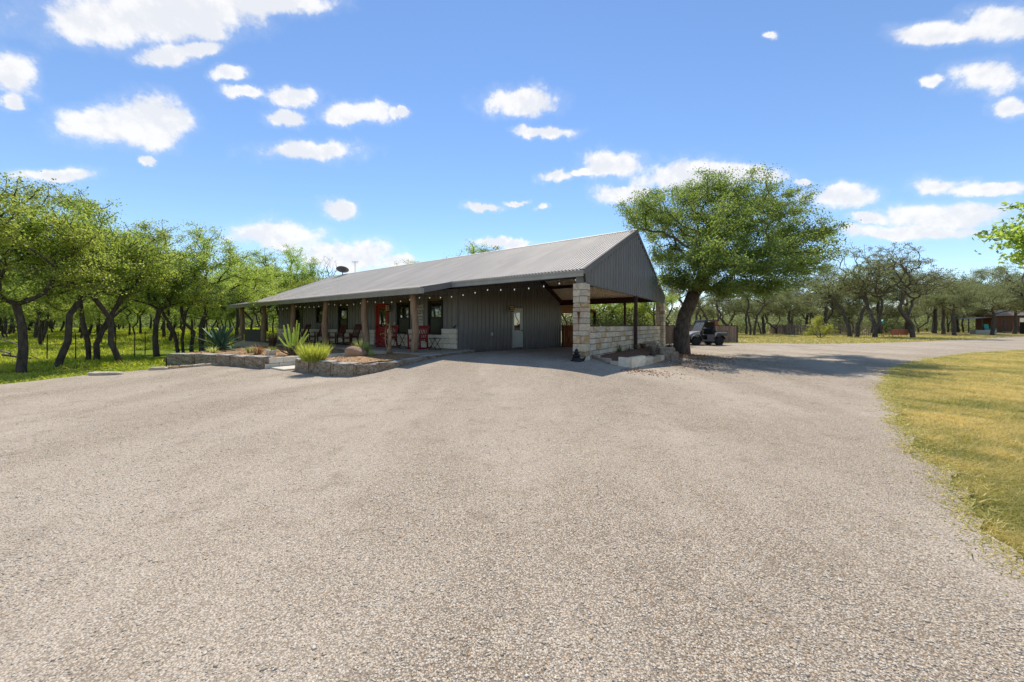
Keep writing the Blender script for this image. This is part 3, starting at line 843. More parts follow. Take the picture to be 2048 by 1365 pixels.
# far gable and back wall close the building
lg = MB().prism([(WALLB, 0.1), (WALLB, roofz(WALLB) - 0.03), (RB, RIDGE - 0.05), (SPAN, EAVE - 0.05), (SPAN, 0.1)], 'x', -24.30, -24.40)
lg.build('far_gable', 'metal_wall', house)
MB().box((-ENDA - 0.02, SPAN - 0.06, -0.2), (-24.3, SPAN, EAVE - 0.06)).build('back_wall', 'metal_wall', house)
rk = MB()
for (y0, z0, y1, z1) in ((PE_B, PE_Z, 0, EAVE), (0, EAVE, RB, RIDGE), (SPAN, EAVE, RB, RIDGE)):
    for xx in ((-LEN - 0.03, -LEN),):
        rk.add([(xx[0], y0, z0 - 0.16), (xx[0], y0, z0 + 0.04), (xx[0], y1, z1 + 0.04), (xx[0], y1, z1 - 0.16), (xx[1] + 0.10, y0, z0 + 0.04), (xx[1] + 0.10, y1, z1 + 0.04)], [(0, 1, 2, 3), (1, 4, 5, 2)])
rk.build('rake_trim', 'metal_trim', roof)
# soffit under the porch
sof = MB().add([(-P_END, PE_B + 0.05, PE_Z - 0.09), (-LEN, PE_B + 0.05, PE_Z - 0.09), (-LEN, WALLB, EAVE - 0.12), (-P_END, WALLB, EAVE - 0.12)], [(0, 1, 2, 3)])
sof.build('porch_soffit', 'metal_wall', house)
# porch roof return beside the carport eave
MB().add([(-P_END + 0.03, PE_B - 0.05, PE_Z - 0.19), (-P_END + 0.03, PE_B - 0.05, PE_Z + 0.03), (-P_END + 0.03, 0.05, EAVE + 0.03), (-P_END + 0.03, 0.05, EAVE - 0.19), (-P_END - 0.09, PE_B - 0.05, PE_Z + 0.032), (-P_END - 0.09, 0.05, EAVE + 0.032)], [(0, 1, 2, 3), (1, 4, 5, 2)]).build('rake_trim', 'metal_trim', proof)
# gutters
gp = lambda y, z: [(y, z - 0.015), (y - 0.135, z - 0.015), (y - 0.135, z - 0.05), (y - 0.11, z - 0.11), (y - 0.105, z - 0.20), (y, z - 0.20)]
MB().prism(gp(-0.02, EAVE - 0.02), 'x', 0.05, -P_END + 0.05).build('gutter', 'gutter_metal', house)
MB().prism(gp(PE_B + 0.01, PE_Z - 0.01), 'x', -P_END + 0.05, -LEN - 0.04).build('gutter', 'gutter_metal', house)
MB().box((0.045, -0.015, 2.72), (-0.24, 0.12, EAVE - 0.175)).build('corner_post', 'metal_trim', house)
MB().tube([(0.06, -0.09, EAVE - 0.15), (0.06, -0.05, EAVE - 0.3), (0.075, -0.06, 2.74)], 0.035, 6).build('downspout', 'frame_dark', house)
# carport iron: purlins, rafters, beams, posts
for bb in (0.12, 1.9, 3.8):
    z = roofz(bb) - 0.04
    MB().box((-0.10, bb - 0.03, z - 0.20), (-ENDA, bb + 0.03, z)).build('purlin', 'red_iron', house)
    MB().box((-0.10, SPAN - bb - 0.03, z - 0.20), (-ENDA, SPAN - bb + 0.03, z)).build('purlin', 'red_iron', house)
MB().box((-0.10, RB - 0.05, RIDGE - 0.36), (-ENDA, RB + 0.05, RIDGE - 0.10)).build('ridge_beam', 'red_iron', house)
for aa in (0.22, ENDA - 0.12):
    for s_ in (0, 1):
        y0 = 0.05 if s_ == 0 else SPAN - 0.05
        MB().bar((-aa, y0, EAVE - 0.18), (-aa, RB, RIDGE - 0.18), 0.10, 0.22, up=(0, 0, 1)).build('rafter', 'red_iron', house)
MB().box((-0.02, SPAN - 0.14, EAVE - 0.34), (-ENDA, SPAN - 0.01, EAVE - 0.10)).build('carport_beam', 'red_iron', house)
MB().box((-0.16, 0.02, EAVE - 0.25), (-ENDA, 0.11, EAVE - 0.13)).build('carport_beam', 'frame_dark', house)
MB().box((0.06, RB - 0.13, 0.2), (-0.06, RB - 0.01, 2.75)).build('iron_post', 'red_iron', house)
MB().box((-2.13, SPAN - 0.12, -0.1), (-2.25, SPAN - 0.01, EAVE - 0.3)).build('iron_post', 'red_iron', house)
# back lean-to with timber ceiling
rl = MB().add([(-5.2, SPAN - 0.1, 2.96), (-14, SPAN - 0.1, 2.96), (-14, SPAN + 3.2, 2.45), (-5.2, SPAN + 3.2, 2.45), (-5.2, SPAN - 0.1, 2.90), (-14, SPAN - 0.1, 2.90), (-14, SPAN + 3.2, 2.39), (-5.2, SPAN + 3.2, 2.39)], [(0, 1, 2, 3), (4, 5, 6, 7), (0, 3, 7, 4), (3, 2, 6, 7)])
rl.build('back_canopy', 'gate_wood', house)
MB().box((-5.25, SPAN + 3.0, 0), (-5.4, SPAN + 3.15, 2.45)).build('back_post', 'frame_dark', house)

# log posts
rp = random.Random(4)
for i, aa in enumerate((6.62, 9.85, 13.25, 16.75, 20.6, 24.2)):
    mb = MB(); pts = []; rad = []
    n = 11
    for k in range(n):
        f = k / (n - 1)
        pts.append((-aa + 0.05 * math.sin(f * 4 + i * 2) + rp.uniform(-0.012, 0.012), -0.89 + 0.035 * math.sin(f * 5 + i), FLOOR - 0.02 + f * (PE_Z - 0.02 - FLOOR)))
        rad.append((0.155 - 0.045 * f) * rp.uniform(0.92, 1.08))
    mb.tube(pts, rad, 9)
    # knots and a stub
    for q in range(2):
        f = rp.uniform(0.3, 0.8); an = rp.uniform(0, 6.28); z = FLOOR + f * 2.3
        c = Vector((-aa + 0.05 * math.sin(f * 4 + i * 2), -0.89, z)); dv = Vector((math.cos(an), math.sin(an), 0.5))
        mb.tube([c + dv * 0.07, c + dv * 0.15], [0.045, 0.03], 6)
    mb.build('log_post', 'cedar_log', house, True)

# windows
for wi, (a0, a1, z0, z1) in enumerate(WINS):
    y = WALLB
    fr = MB(); e = 0.055
    fr.box((-a0 + 0.02, y - 0.045, z0 - 0.02), (-a0 - e, y + 0.12, z1 + 0.02)); fr.box((-a1 - 0.02, y - 0.045, z0 - 0.02), (-a1 + e, y + 0.12, z1 + 0.02))
    fr.box((-a0 - e, y - 0.043, z1 - e), (-a1 + e, y + 0.12, z1 + 0.02)); fr.box((-a0 - e, y - 0.043, z0 - 0.02), (-a1 + e, y + 0.12, z0 + e))
    win = fr.build('window', 'frame_dark', house)
    zm = z0 + (z1 - z0) * 0.5
    MB().box((-a0 - e, y - 0.012, zm - 0.028), (-a1 + e, y + 0.075, zm + 0.028)).build('meeting_rail', 'frame_dark', win)
    MB().box((-a0 - e, y + 0.055, zm + 0.028), (-a1 + e, y + 0.063, z1 - e)).build('pane', 'window_glass', win)
    MB().box((-a0 - e, y + 0.02, z0 + e), (-a1 + e, y + 0.028, zm - 0.028)).build('insect_screen', 'window_screen', win)
    if wi != 3:
        MB().cbox((-a0 + 0.03, y - 0.075, z1 + 0.022), (-a1 - 0.03, y + 0.02, z1 + 0.14), 0.01).build('lintel', 'wood_lintel', win)
# red front door
a0, a1, z0, z1 = DOOR; y = WALLB
dm = MB().box((-a0 + 0.05, y - 0.05, z0), (-a0 - 0.06, y + 0.1, z1)).box((-a1 - 0.05, y - 0.05, z0), (-a1 + 0.06, y + 0.1, z1)).box((-a0 + 0.05, y - 0.052, z1), (-a1 - 0.05, y + 0.1, z1 + 0.09))
dj = dm.build('front_door', 'door_red', house)
dl = MB(); x0, x1 = -a0 - 0.06, -a1 + 0.06
dl.box((x0, y + 0.0, z0), (x0 - 0.16, y + 0.045, z1)).box((x1, y + 0.0, z0), (x1 + 0.16, y + 0.045, z1))
dl.box((x0 - 0.16, y + 0.0, z1 - 0.17), (x1 + 0.16, y + 0.045, z1)).box((x0 - 0.16, y + 0.0, z0), (x1 + 0.16, y + 0.045, z0 + 0.22)).box((x0 - 0.16, y + 0.0, z0 + 0.80), (x1 + 0.16, y + 0.045, z0 + 0.96))
dl.box((x0 - 0.16, y + 0.02, z0 + 0.22), (x1 + 0.16, y + 0.04, z0 + 0.80))
dl.build('door_leaf', 'door_red', dj)
MB().box((x0 - 0.16, y + 0.018, z0 + 0.96), (x1 + 0.16, y + 0.026, z1 - 0.17)).build('door_pane', 'window_glass', dj)
MB().lathe([(0.02, 0.0), (0.02, 0.04), (0.035, 0.05), (0.035, 0.075), (0.015, 0.09)], 8, axis='y').build('door_handle', 'black_iron', dj, True, loc=(x1 + 0.08, y - 0.08, z0 + 0.95))
# grey carport door on the end wall
b0, b1, z0, z1 = EDOOR; X = -ENDA
dm = MB().box((X + 0.05, b0, z0), (X - 0.1, b0 + 0.055, z1)).box((X + 0.05, b1 - 0.055, z0), (X - 0.1, b1, z1)).box((X + 0.052, b0, z1 - 0.05), (X - 0.1, b1, z1 + 0.04))
dj = dm.build('side_door', 'door_grey', house)
dl = MB(); y0, y1 = b0 + 0.055, b1 - 0.055
dl.box((X + 0.005, y0, z0 + 0.02), (X - 0.04, y0 + 0.14, z1 - 0.05)).box((X + 0.005, y1 - 0.14, z0 + 0.02), (X - 0.04, y1, z1 - 0.05)).box((X + 0.005, y0 + 0.14, z1 - 0.2), (X - 0.04, y1 - 0.14, z1 - 0.05))
dl.box((X + 0.005, y0 + 0.14, z0 + 0.02), (X - 0.04, y1 - 0.14, z0 + 0.95))
dl.box((X + 0.012, y0 + 0.22, z0 + 0.2), (X + 0.002, y1 - 0.22, z0 + 0.8))
dl.build('door_leaf', 'door_grey', dj)
MB().box((X - 0.01, y0 + 0.14, z0 + 0.95), (X - 0.018, y1 - 0.14, z1 - 0.2)).build('door_pane', 'window_glass', dj)
MB().lathe([(0.02, 0.0), (0.02, 0.04), (0.035, 0.05), (0.035, 0.075), (0.015, 0.09)], 8, axis='x').build('door_handle', 'black_iron', dj, True, loc=(X + 0.01, y1 - 0.06, z0 + 0.95))
# outlet box on the end wall
MB().cbox((X + 0.06, 3.75, 0.95), (X + 0.0, 3.87, 1.10), 0.01).build('outlet_box', 'outlet_white', wall_e)

# stone wainscot on the porch wall
wains = MB(); wt_top = 1.26; y0 = WALLB - 0.10
segs = [(ENDA - 0.02, 7.42 - 0.03, 1.30), (7.39, 8.40, 1.02), (8.40, 9.67, 1.26), (9.67, 10.70, 1.02), (10.70, 11.36, 1.26), (12.50, 15.19, 1.22), (15.19, 16.24, 1.02), (16.24, 20.62, 1.22), (20.62, 21.74, 1.02), (21.74, 24.38, 1.22)]
for (s0, s1, zt) in segs: wains.box((-s0 - 0.01, y0 + 0.03, FLOOR), (-s1 + 0.01, WALLB + 0.0, zt - 0.015))
wains = wains.build('stone_wainscot', 'mortar', house)
rs = random.Random(8)
for (s0, s1, zt) in segs:
    z = FLOOR + 0.005; rows = max(2, round((zt - FLOOR) / 0.205)); hgt = (zt - FLOOR) / rows
    for r_ in range(rows):
        s_ = s0
        while s_ < s1 - 0.02:
            L = rs.uniform(0.26, 0.52)
            if s1 - s_ - L < 0.14: L = s1 - s_
            addobj('brick', rs.choice(STONES_W), wains, (-(s_ + L / 2), y0 + 0.03 + rs.uniform(-0.005, 0.005), z + hgt / 2), None, (L - 0.014, 0.11, hgt - 0.014))
            s_ += L
        z += hgt

# stone pillars
def pillar(a0, a1, b0, b1, zb, zt, seed):
    rn = random.Random(seed)
    p = MB().box((-a0 - 0.03, b0 + 0.03, zb), (-a1 + 0.03, b1 - 0.03, zt - 0.02)).build('stone_pillar', 'mortar', house)
    z = zb; k = 0
    while z < zt - 0.05:
        h = rn.uniform(0.13, 0.25)
        if zt - z - h < 0.12: h = zt - z
        f = rn.uniform(0.35, 0.65); g_ = 0.016
        ac = a0 + (a1 - a0) * f; bc = b0 + (b1 - b0) * rn.uniform(0.4, 0.6)
        if k % 2: rects = [(a0, ac, b0, bc), (ac, a1, b0, bc), (a0, a1, bc, b1)]
        else: rects = [(a0, ac, b0, b1), (ac, a1, b0, bc), (ac, a1, bc, b1)]
        for (p0, p1, q0, q1) in rects:
            j = rn.uniform(0.0, 0.012)
            addobj('stone', rn.choice(STONES), p, (-(p0 + p1) / 2, (q0 + q1) / 2, z + h / 2), (0, 0, rn.uniform(-0.02, 0.02)), (p1 - p0 - g_ + j, q1 - q0 - g_ + j, h - g_))
        z += h; k += 1
pillar(-0.06, 0.34, -0.03, 0.39, 0.20, 2.735, 1)
pillar(-0.08, 0.36, 10.93, 11.40, 0.0, 2.70, 2)

# porch slab and steps belong to the setting
slab = MB().cbox((-5.95, -1.2, 0.02), (-24.6, WALLB + 0.2, FLOOR), 0.02).build('porch_slab', 'concrete', None, loc=(OX, OY, 0), rot=(0, 0, HROT))
slab['kind'] = 'structure'

# ------------------------------------------------------------------ low stone wall of the carport
cw = empty('carport_wall', (OX, OY, 0), HROT)
tag(cw, 'low cream limestone wall between the two carport pillars', 'stone wall')
MB().box((-0.14, 0.42, 0.05), (-0.34, 10.90, 1.40)).build('mortar_core', 'mortar', cw)
z = 0.06
for r_ in range(7):
    h = (0.205, 0.20, 0.17, 0.21, 0.18, 0.20, 0.20)[r_]; bb = 0.40
    while bb < 10.9:
        L = rs.uniform(0.26, 0.62)
        if 10.92 - bb - L < 0.2: L = 10.92 - bb
        addobj('stone', rs.choice(STONES), cw, (-0.24 + rs.uniform(-0.008, 0.008), bb + L / 2, z + h / 2), (0, 0, rs.uniform(-0.015, 0.015)), (0.30, L - 0.020, h - 0.020))
        bb += L
    z += h
MB().box((-0.20, 0.4, 1.435), (-0.26, 10.9, 1.475)).build('rail', 'red_iron', cw)

# ------------------------------------------------------------------ planting beds
def bed_z(base, bump):
    def f(X, Y): return base + bump * np.sin(np.asarray(X) * 2.1) * np.sin(np.asarray(Y) * 1.7) 
    return f
RB1 = [(7.75, -4.30), (6.7, -4.35), (5.5, -4.25), (5.02, -3.9), (5.1, -2.3), (5.3, -1.0), (6.0, -1.15), (7.75, -1.15)]
RB2 = [(9.15, -4.7), (11.4, -5.15), (13.7, -6.05), (15.2, -5.0), (16.6, -3.0), (17.2, -1.15), (9.15, -1.15)]
for k, poly in enumerate((RB1, RB2)):
    sheet('planting_bed', [tuple(W(*p)[:2]) for p in poly], 'mulch_bed', 0.0, 0.25, 0.0, bed_z(0.36, 0.03), seed=20 + k)
path = [(7.95, -4.75), (8.95, -4.95), (8.95, -1.2), (7.95, -1.2)]
for k, (q0, q1) in enumerate(((-4.9, -3.7), (-3.68, -2.5), (-2.48, -1.24))):
    zz = (0.07, 0.13, 0.26)[k]
    s_ = MB().cbox((-7.93, q0, -0.05), (-9.0, q1, zz), 0.02).build('path_slab', 'limestone_white', None, loc=(OX, OY, 0), rot=(0, 0, HROT))
    s_['kind'] = 'structure'
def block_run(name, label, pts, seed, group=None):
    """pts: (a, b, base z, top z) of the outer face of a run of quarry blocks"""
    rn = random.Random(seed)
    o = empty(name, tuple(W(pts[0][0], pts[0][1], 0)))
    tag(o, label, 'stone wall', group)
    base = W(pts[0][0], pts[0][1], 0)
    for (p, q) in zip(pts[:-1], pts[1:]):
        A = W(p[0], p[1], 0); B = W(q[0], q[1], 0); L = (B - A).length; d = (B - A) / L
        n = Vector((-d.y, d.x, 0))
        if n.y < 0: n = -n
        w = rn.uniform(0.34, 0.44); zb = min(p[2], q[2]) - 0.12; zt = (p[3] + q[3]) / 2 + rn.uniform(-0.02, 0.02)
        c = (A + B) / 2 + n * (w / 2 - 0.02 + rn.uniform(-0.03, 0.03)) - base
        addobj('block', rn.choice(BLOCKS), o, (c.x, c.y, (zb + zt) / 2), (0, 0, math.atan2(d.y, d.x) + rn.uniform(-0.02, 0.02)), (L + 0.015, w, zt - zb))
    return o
block_run('retaining_wall', 'pale-topped limestone block wall edging the bed beside the oak lawn', [(14.0, -6.45, 0, .39), (12.75, -5.95, 0, .40), (11.75, -5.55, 0, .39), (11.05, -5.35, 0, .37), (10.2, -5.2, 0, .42), (9.05, -5.0, 0, .38)], 3)
block_run('retaining_wall', 'dark-sided limestone block wall of the boulder bed beside the drive', [(7.85, -4.62, 0, .40), (6.75, -4.66, 0, .42), (5.6, -4.6, 0, .41), (4.98, -4.30, 0, .37), (4.88, -3.55, .05, .36), (4.92, -2.7, .14, .34), (4.98, -1.75, .22, .37), (5.05, -0.7, .30, .42), (5.15, 0.35, .34, .44), (5.3, 1.2, .36, .43)], 4)
# dressed stones on the path side
ds = empty('path_kerb', tuple(W(9.02, -4.98, 0)), HROT)
tag(ds, 'two courses of sawn grey limestone beside the white path slabs', 'stone wall')
for k in range(9):
    for r_ in range(2):
        addobj('stone', STONES_W[(k + r_) % 6], ds, (-0.07, 0.16 + 0.42 * k + (0.0 if r_ == 0 else 0.12), 0.09 + 0.19 * r_), None, (0.2, 0.41, 0.18))

# mulch bed with stone edging beside the carport
CB = [G(1184, 719, .35), G(1199, 724, .31), G(1221, 732, .28), G(1238, 737, .23), G(1260, 741, .2), G(1287, 735, .18), G(1303, 730, .18), G(1317, 726, .18), G(1324, 719, .2)]
cb2 = [(p.x, p.y) for p in CB] + [tuple(W(-0.9, 3.9)[:2]), tuple(W(-0.6, 7.5)[:2]), tuple(W(-0.1, 9.5)[:2]), tuple(W(0.12, 9.5)[:2]), tuple(W(0.12, 0.40)[:2]), tuple(W(-0.05, 0.40)[:2])]
def cbz(X, Y):
    dx, dy = np.asarray(X) - OX, np.asarray(Y) - OY
    a = dx * UX + dy * UY; b_ = dx * VX + dy * VY
    return 0.25 + 0.19 * sm(-1.6, -0.3, a) + 0.02 * np.sin(np.asarray(X) * 5) * np.sin(np.asarray(Y) * 4)
sheet('mulch_bed', cb2, 'mulch_dark', 0.0, 0.2, 0.02, cbz, seed=31)
ed = empty('bed_edging', (CB[4].x, CB[4].y, 0))
tag(ed, 'curved edging of loose limestone pieces round the dark mulch bed', 'edging')
rn = random.Random(12)
sizes = [(0.34, 0.13, 0.13), (0.36, 0.13, 0.13), (0.36, 0.12, 0.13), (0.27, 0.13, 0.30), (0.36, 0.14, 0.33), (0.48, 0.17, 0.26), (0.40, 0.16, 0.20), (0.34, 0.2, 0.2), (0.3, 0.22, 0.24)]
for k in range(len(CB) - 1):
    c = (CB[k] + CB[k + 1]) / 2; d = CB[k + 1] - CB[k]
    L, w, h = (d.length * 0.98, sizes[k][1], sizes[k][2])
    g0 = gz1(c.x, c.y)
    addobj('stone', CHUNKS[k % 6] if k not in (3, 4) else STONES_W[k], ed, (c.x - CB[4].x, c.y - CB[4].y, g0 + h * 0.42), (rn.uniform(-.1, .1), rn.uniform(-.08, .08), math.atan2(d.y, d.x)), (L, w, h))
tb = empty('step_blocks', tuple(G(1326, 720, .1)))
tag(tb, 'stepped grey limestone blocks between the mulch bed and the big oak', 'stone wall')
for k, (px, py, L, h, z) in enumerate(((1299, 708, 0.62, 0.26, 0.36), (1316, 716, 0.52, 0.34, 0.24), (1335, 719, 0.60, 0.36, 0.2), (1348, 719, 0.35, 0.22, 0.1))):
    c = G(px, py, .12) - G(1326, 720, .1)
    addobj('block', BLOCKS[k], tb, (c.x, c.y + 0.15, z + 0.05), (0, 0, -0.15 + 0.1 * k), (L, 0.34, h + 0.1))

# ------------------------------------------------------------------ trees
def tree_skeleton(seed, trunk_paths, lobes, natt, rbase, wig=0.16, seg=0.45, tip=0.010, shell=0.45, pw=2.25, pathw=0.42):
    """trunk_paths: list of polylines from the ground; lobes: ellipsoids (c, r, weight). Returns nodes, parents, radii, tips."""
    rn = random.Random(seed); nr = np.random.default_rng(seed)
    P = []; par = []; plen = []; grow = []
    for ip, path_ in enumerate(trunk_paths):
        prev = -1; L = 0.0
        if ip and path_[0][2] > 0.15:      # a limb that leaves the first trunk
            prev = min(range(n0), key=lambda i: (P[i] - Vector(path_[0])).length)
        pts = []
        for i in range(len(path_) - 1):
            p, q = Vector(path_[i]), Vector(path_[i + 1]); k = max(1, int((q - p).length / seg))
            for j in range(k): pts.append(p.lerp(q, j / k))
        pts.append(Vector(path_[-1]))
        for i, p in enumerate(pts):
            if 0 < i: p = p + Vector((rn.gauss(0, 1), rn.gauss(0, 1), 0)) * wig * 0.22
            P.append(p); par.append(prev); 
            if prev >= 0: L += (p - P[prev]).length
            plen.append(L * 0.35); grow.append(i > len(pts) * 0.5); prev = len(P) - 1
        if ip == 0: n0 = len(P)
    att = []
    ws = [l[2] for l in lobes]
    for _ in range(natt):
        c, r_, _w = rn.choices(lobes, ws)[0]
        v = Vector((rn.gauss(0, 1), rn.gauss(0, 1), rn.gauss(0, 1))).normalized() * (rn.random() ** shell)
        att.append(Vector((c[0] + v.x * r_[0], c[1] + v.y * r_[1], c[2] + v.z * r_[2])))
    top = P[-1]
    att.sort(key=lambda p: min((p - P[i]).length for i in range(0, len(P), 2)))
    PA = np.zeros((len(P) + natt * 24, 3)); LA = np.full(len(PA), 1e9)
    n = len(P)
    for i in range(n):
        PA[i] = P[i]; LA[i] = plen[i] if grow[i] else 1e6
    tips = []
    for p in att:
        d = np.linalg.norm(PA[:n] - np.array(p), axis=1)
        i = int(np.argmin(d + pathw * LA[:n]))
        L = d[i]
        if L < 0.05: continue
        q0 = Vector(PA[i]); k = max(1, min(22, int(L / seg + 0.5)))
        bend = Vector((rn.gauss(0, 1), rn.gauss(0, 1), rn.gauss(0.1, 0.7))) * wig * min(1.2, L) * 0.5
        prev = i
        for j in range(1, k + 1):
            f = j / k
            c = q0.lerp(p, f) + bend * math.sin(f * PI) + (Vector((rn.gauss(0, 1), rn.gauss(0, 1), rn.gauss(0, 1))) * wig * 0.22 if j < k else Vector())
            if n >= len(PA): break
            PA[n] = c; LA[n] = LA[prev] + (c - Vector(PA[prev])).length if LA[prev] < 1e5 else 0
            par.append(prev); prev = n; n += 1
        tips.append(prev)
    PA = PA[:n]; par = np.array(par)
    r = np.zeros(n); ch = [[] for _ in range(n)]
    for i in range(n):
        if par[i] >= 0: ch[par[i]].append(i)
    for i in range(n - 1, -1, -1):
        r[i] = tip if not ch[i] else sum(r[c] ** pw for c in ch[i]) ** (1 / pw) + 0.0006
    roots = [i for i in range(n) if par[i] < 0]
    rm = max(r[i] for i in roots)
    # scale thick limbs to the wanted trunk radius, leave twigs thin
    e = math.log(rbase / tip) / math.log(rm / tip)
    r = tip * (r / tip) ** e
    for i in range(n):      # root flare
        if PA[i][2] < 0.5: r[i] *= 1 + 0.45 * max(0, (0.35 - PA[i][2]))
        elif r[i] > 0.4 * rbase: r[i] *= max(0.72, 1 - 0.05 * (PA[i][2] - 0.5)) 
    return PA, par, r, ch, tips, roots

def limbs_mesh(name, PA, par, r, ch, roots, m, rmin=0.0):
    V = []; F = []
    rn = random.Random(1)
    stack = [(i, None) for i in roots]
    mb = MB()
    while stack:
        i, frm = stack.pop()
        chain = [frm, i] if frm is not None else [i]
        cur = i
        while ch[cur]:
            kids = sorted(ch[cur], key=lambda c: -r[c])
            for k in kids[1:]: stack.append((k, cur))
            cur = kids[0]; chain.append(cur)
        if len(chain) < 2: continue
        rad = [r[c] for c in chain]
        if frm is not None: rad[0] = min(r[frm], rad[1] * 1.25)
        if max(rad) < rmin: continue
        mx = max(rad)
        ns = 10 if mx > 0.2 else 7 if mx > 0.07 else 5 if mx > 0.03 else 3
        rad = [x * rn.uniform(0.92, 1.08) for x in rad]
        mb.tube([PA[c] for c in chain], rad, ns, cap=(ns > 3))
    me = bpy.data.meshes.new(name)
    me.from_pydata(mb.v, [], mb.f); me.materials.append(MATS[m])
    me.polygons.foreach_set('use_smooth', [True] * len(me.polygons)); me.update()
    return me

def leaves_mesh(name, PA, tips, par, m, per_tip, size, sigma, seed, back=3, tdir=0.0):
    rng = np.random.default_rng(seed)
    C = []
    for tpi in tips:
        q = tpi
        for k in range(back):
            C.append((PA[q], 1.0 - 0.2 * k))
            if par[q] < 0: break
            q = par[q]
    pos = np.array([c[0] for c in C]); wgt = np.array([c[1] for c in C])
    n = rng.poisson(per_tip / back * wgt * rng.uniform(0.4, 1.6, len(C)))
    ci = np.repeat(np.arange(len(C)), n); N = len(ci)
    off = rng.normal(0, 1, (N, 3)) * np.array([sigma, sigma, sigma * 0.6])
    p = pos[ci] + off
    u = rng.normal(0, 1, (N, 3)); u /= np.linalg.norm(u, axis=1, keepdims=True)
    w = rng.normal(0, 1, (N, 3)); w[:, 2] += 0.6
    w = np.cross(u, w); w /= np.linalg.norm(w, axis=1, keepdims=True) + 1e-9
    s = size * rng.uniform(0.6, 1.35, (N, 1))
    nn = np.cross(u, w)
    V = np.empty((N, 4, 3))
    V[:, 0] = p - u * s * 0.55; V[:, 1] = p + w * s * 0.34 + nn * s * 0.10; V[:, 2] = p + u * s * 0.6; V[:, 3] = p - w * s * 0.34 + nn * s * 0.10
    F = np.arange(N * 4).reshape(-1, 4)
    ct = rng.normal(0, 0.2, len(C))
    tint = np.clip(0.42 + ct[ci] + rng.normal(0, 0.22, N), 0, 1)
    return np_mesh(name, V.reshape(-1, 3), F, m, np.repeat(tint, 4))

def make_tree_data(seed, trunks, lobes, natt, rbase, leafm, barkm, per_tip, size, sigma, **kw):
    back = kw.pop('back', 3)
    PA, par, r, ch, tips, roots = tree_skeleton(seed, trunks, lobes, natt, rbase, **kw)
    tm = limbs_mesh('trunk', PA, par, r, ch, roots, barkm)
    cm = leaves_mesh('crown', PA, tips, par, leafm, per_tip, size, sigma, seed + 100, back) if per_tip else None
    return tm, cm
def place_tree(name, data, loc, rz, s, label, group=None, crown_mat=None, sz=None):
    o = empty(name, loc, rz); o.scale = (s, s, sz or s)
    tag(o, label, 'tree', group)
    addobj('trunk', data[0], o)
    if data[1] is not None: addobj('crown', data[1], o)
    return o

# --- the big oak at the carport corner
hb = G(1364, 706, .1)
def hp(px, py, dy=0.0):
    d = hb.y + dy
    return ((px - 1024) / FPX * d - hb.x, dy, CAMZ + (651.5 - py) / FPX * d - 0.10)
hl = lambda px, py, dy, rx, ry, rz, w: (hp(px, py, dy), (rx, ry, rz), w)
hero = make_tree_data(21, [[(0, 0, -0.25), hp(1363, 690), hp(1363, 660), hp(1370, 630), hp(1381, 600), hp(1396, 570, -0.1), hp(1410, 545, -0.2), hp(1428, 515, -0.2)]],
    [hl(1335, 430, 1.5, 1.9, 2.2, 1.35, 1.5), hl(1290, 425, -0.6, 1.3, 1.6, 0.9, 0.7), hl(1400, 385, 2.2, 1.7, 2.2, 1.1, 1.2), hl(1480, 385, -0.5, 1.8, 2.4, 1.2, 1.6), hl(1545, 420, 2.0, 1.9, 2.4, 1.3, 1.5),
     hl(1612, 470, -0.8, 1.2, 1.7, 1.0, 0.9), hl(1565, 520, -2.2, 1.8, 2.0, 1.3, 1.4), hl(1470, 525, -3.0, 1.7, 1.8, 1.2, 1.4), hl(1395, 520, -2.0, 1.5, 1.6, 1.0, 1.0), hl(1345, 505, 1.6, 1.5, 1.6, 1.0, 0.9), hl(1345, 560, -0.9, 0.9, 1.2, 0.6, 0.45), hl(1450, 455, -1.6, 1.9, 2.0, 1.3, 1.4), hl(1530, 572, -1.4, 1.5, 1.6, 0.55, 0.7), hl(1440, 575, -1.6, 1.1, 1.4, 0.5, 0.6), hl(1420, 460, 3.2, 2.0, 1.8, 1.2, 1.0), hl(1560, 500, 3.0, 1.8, 1.6, 1.2, 0.9), hl(1610, 540, 1.0, 1.0, 1.5, 0.8, 0.5)],
    1000, 0.36, 'oak_leaf', 'bark_hero', 195, 0.072, 0.18, wig=0.17, seg=0.4, shell=0.5)
place_tree('live_oak', hero, (hb.x, hb.y, 0.05), 0, 1.0, 'big dense live oak with a leaning trunk at the carport corner')

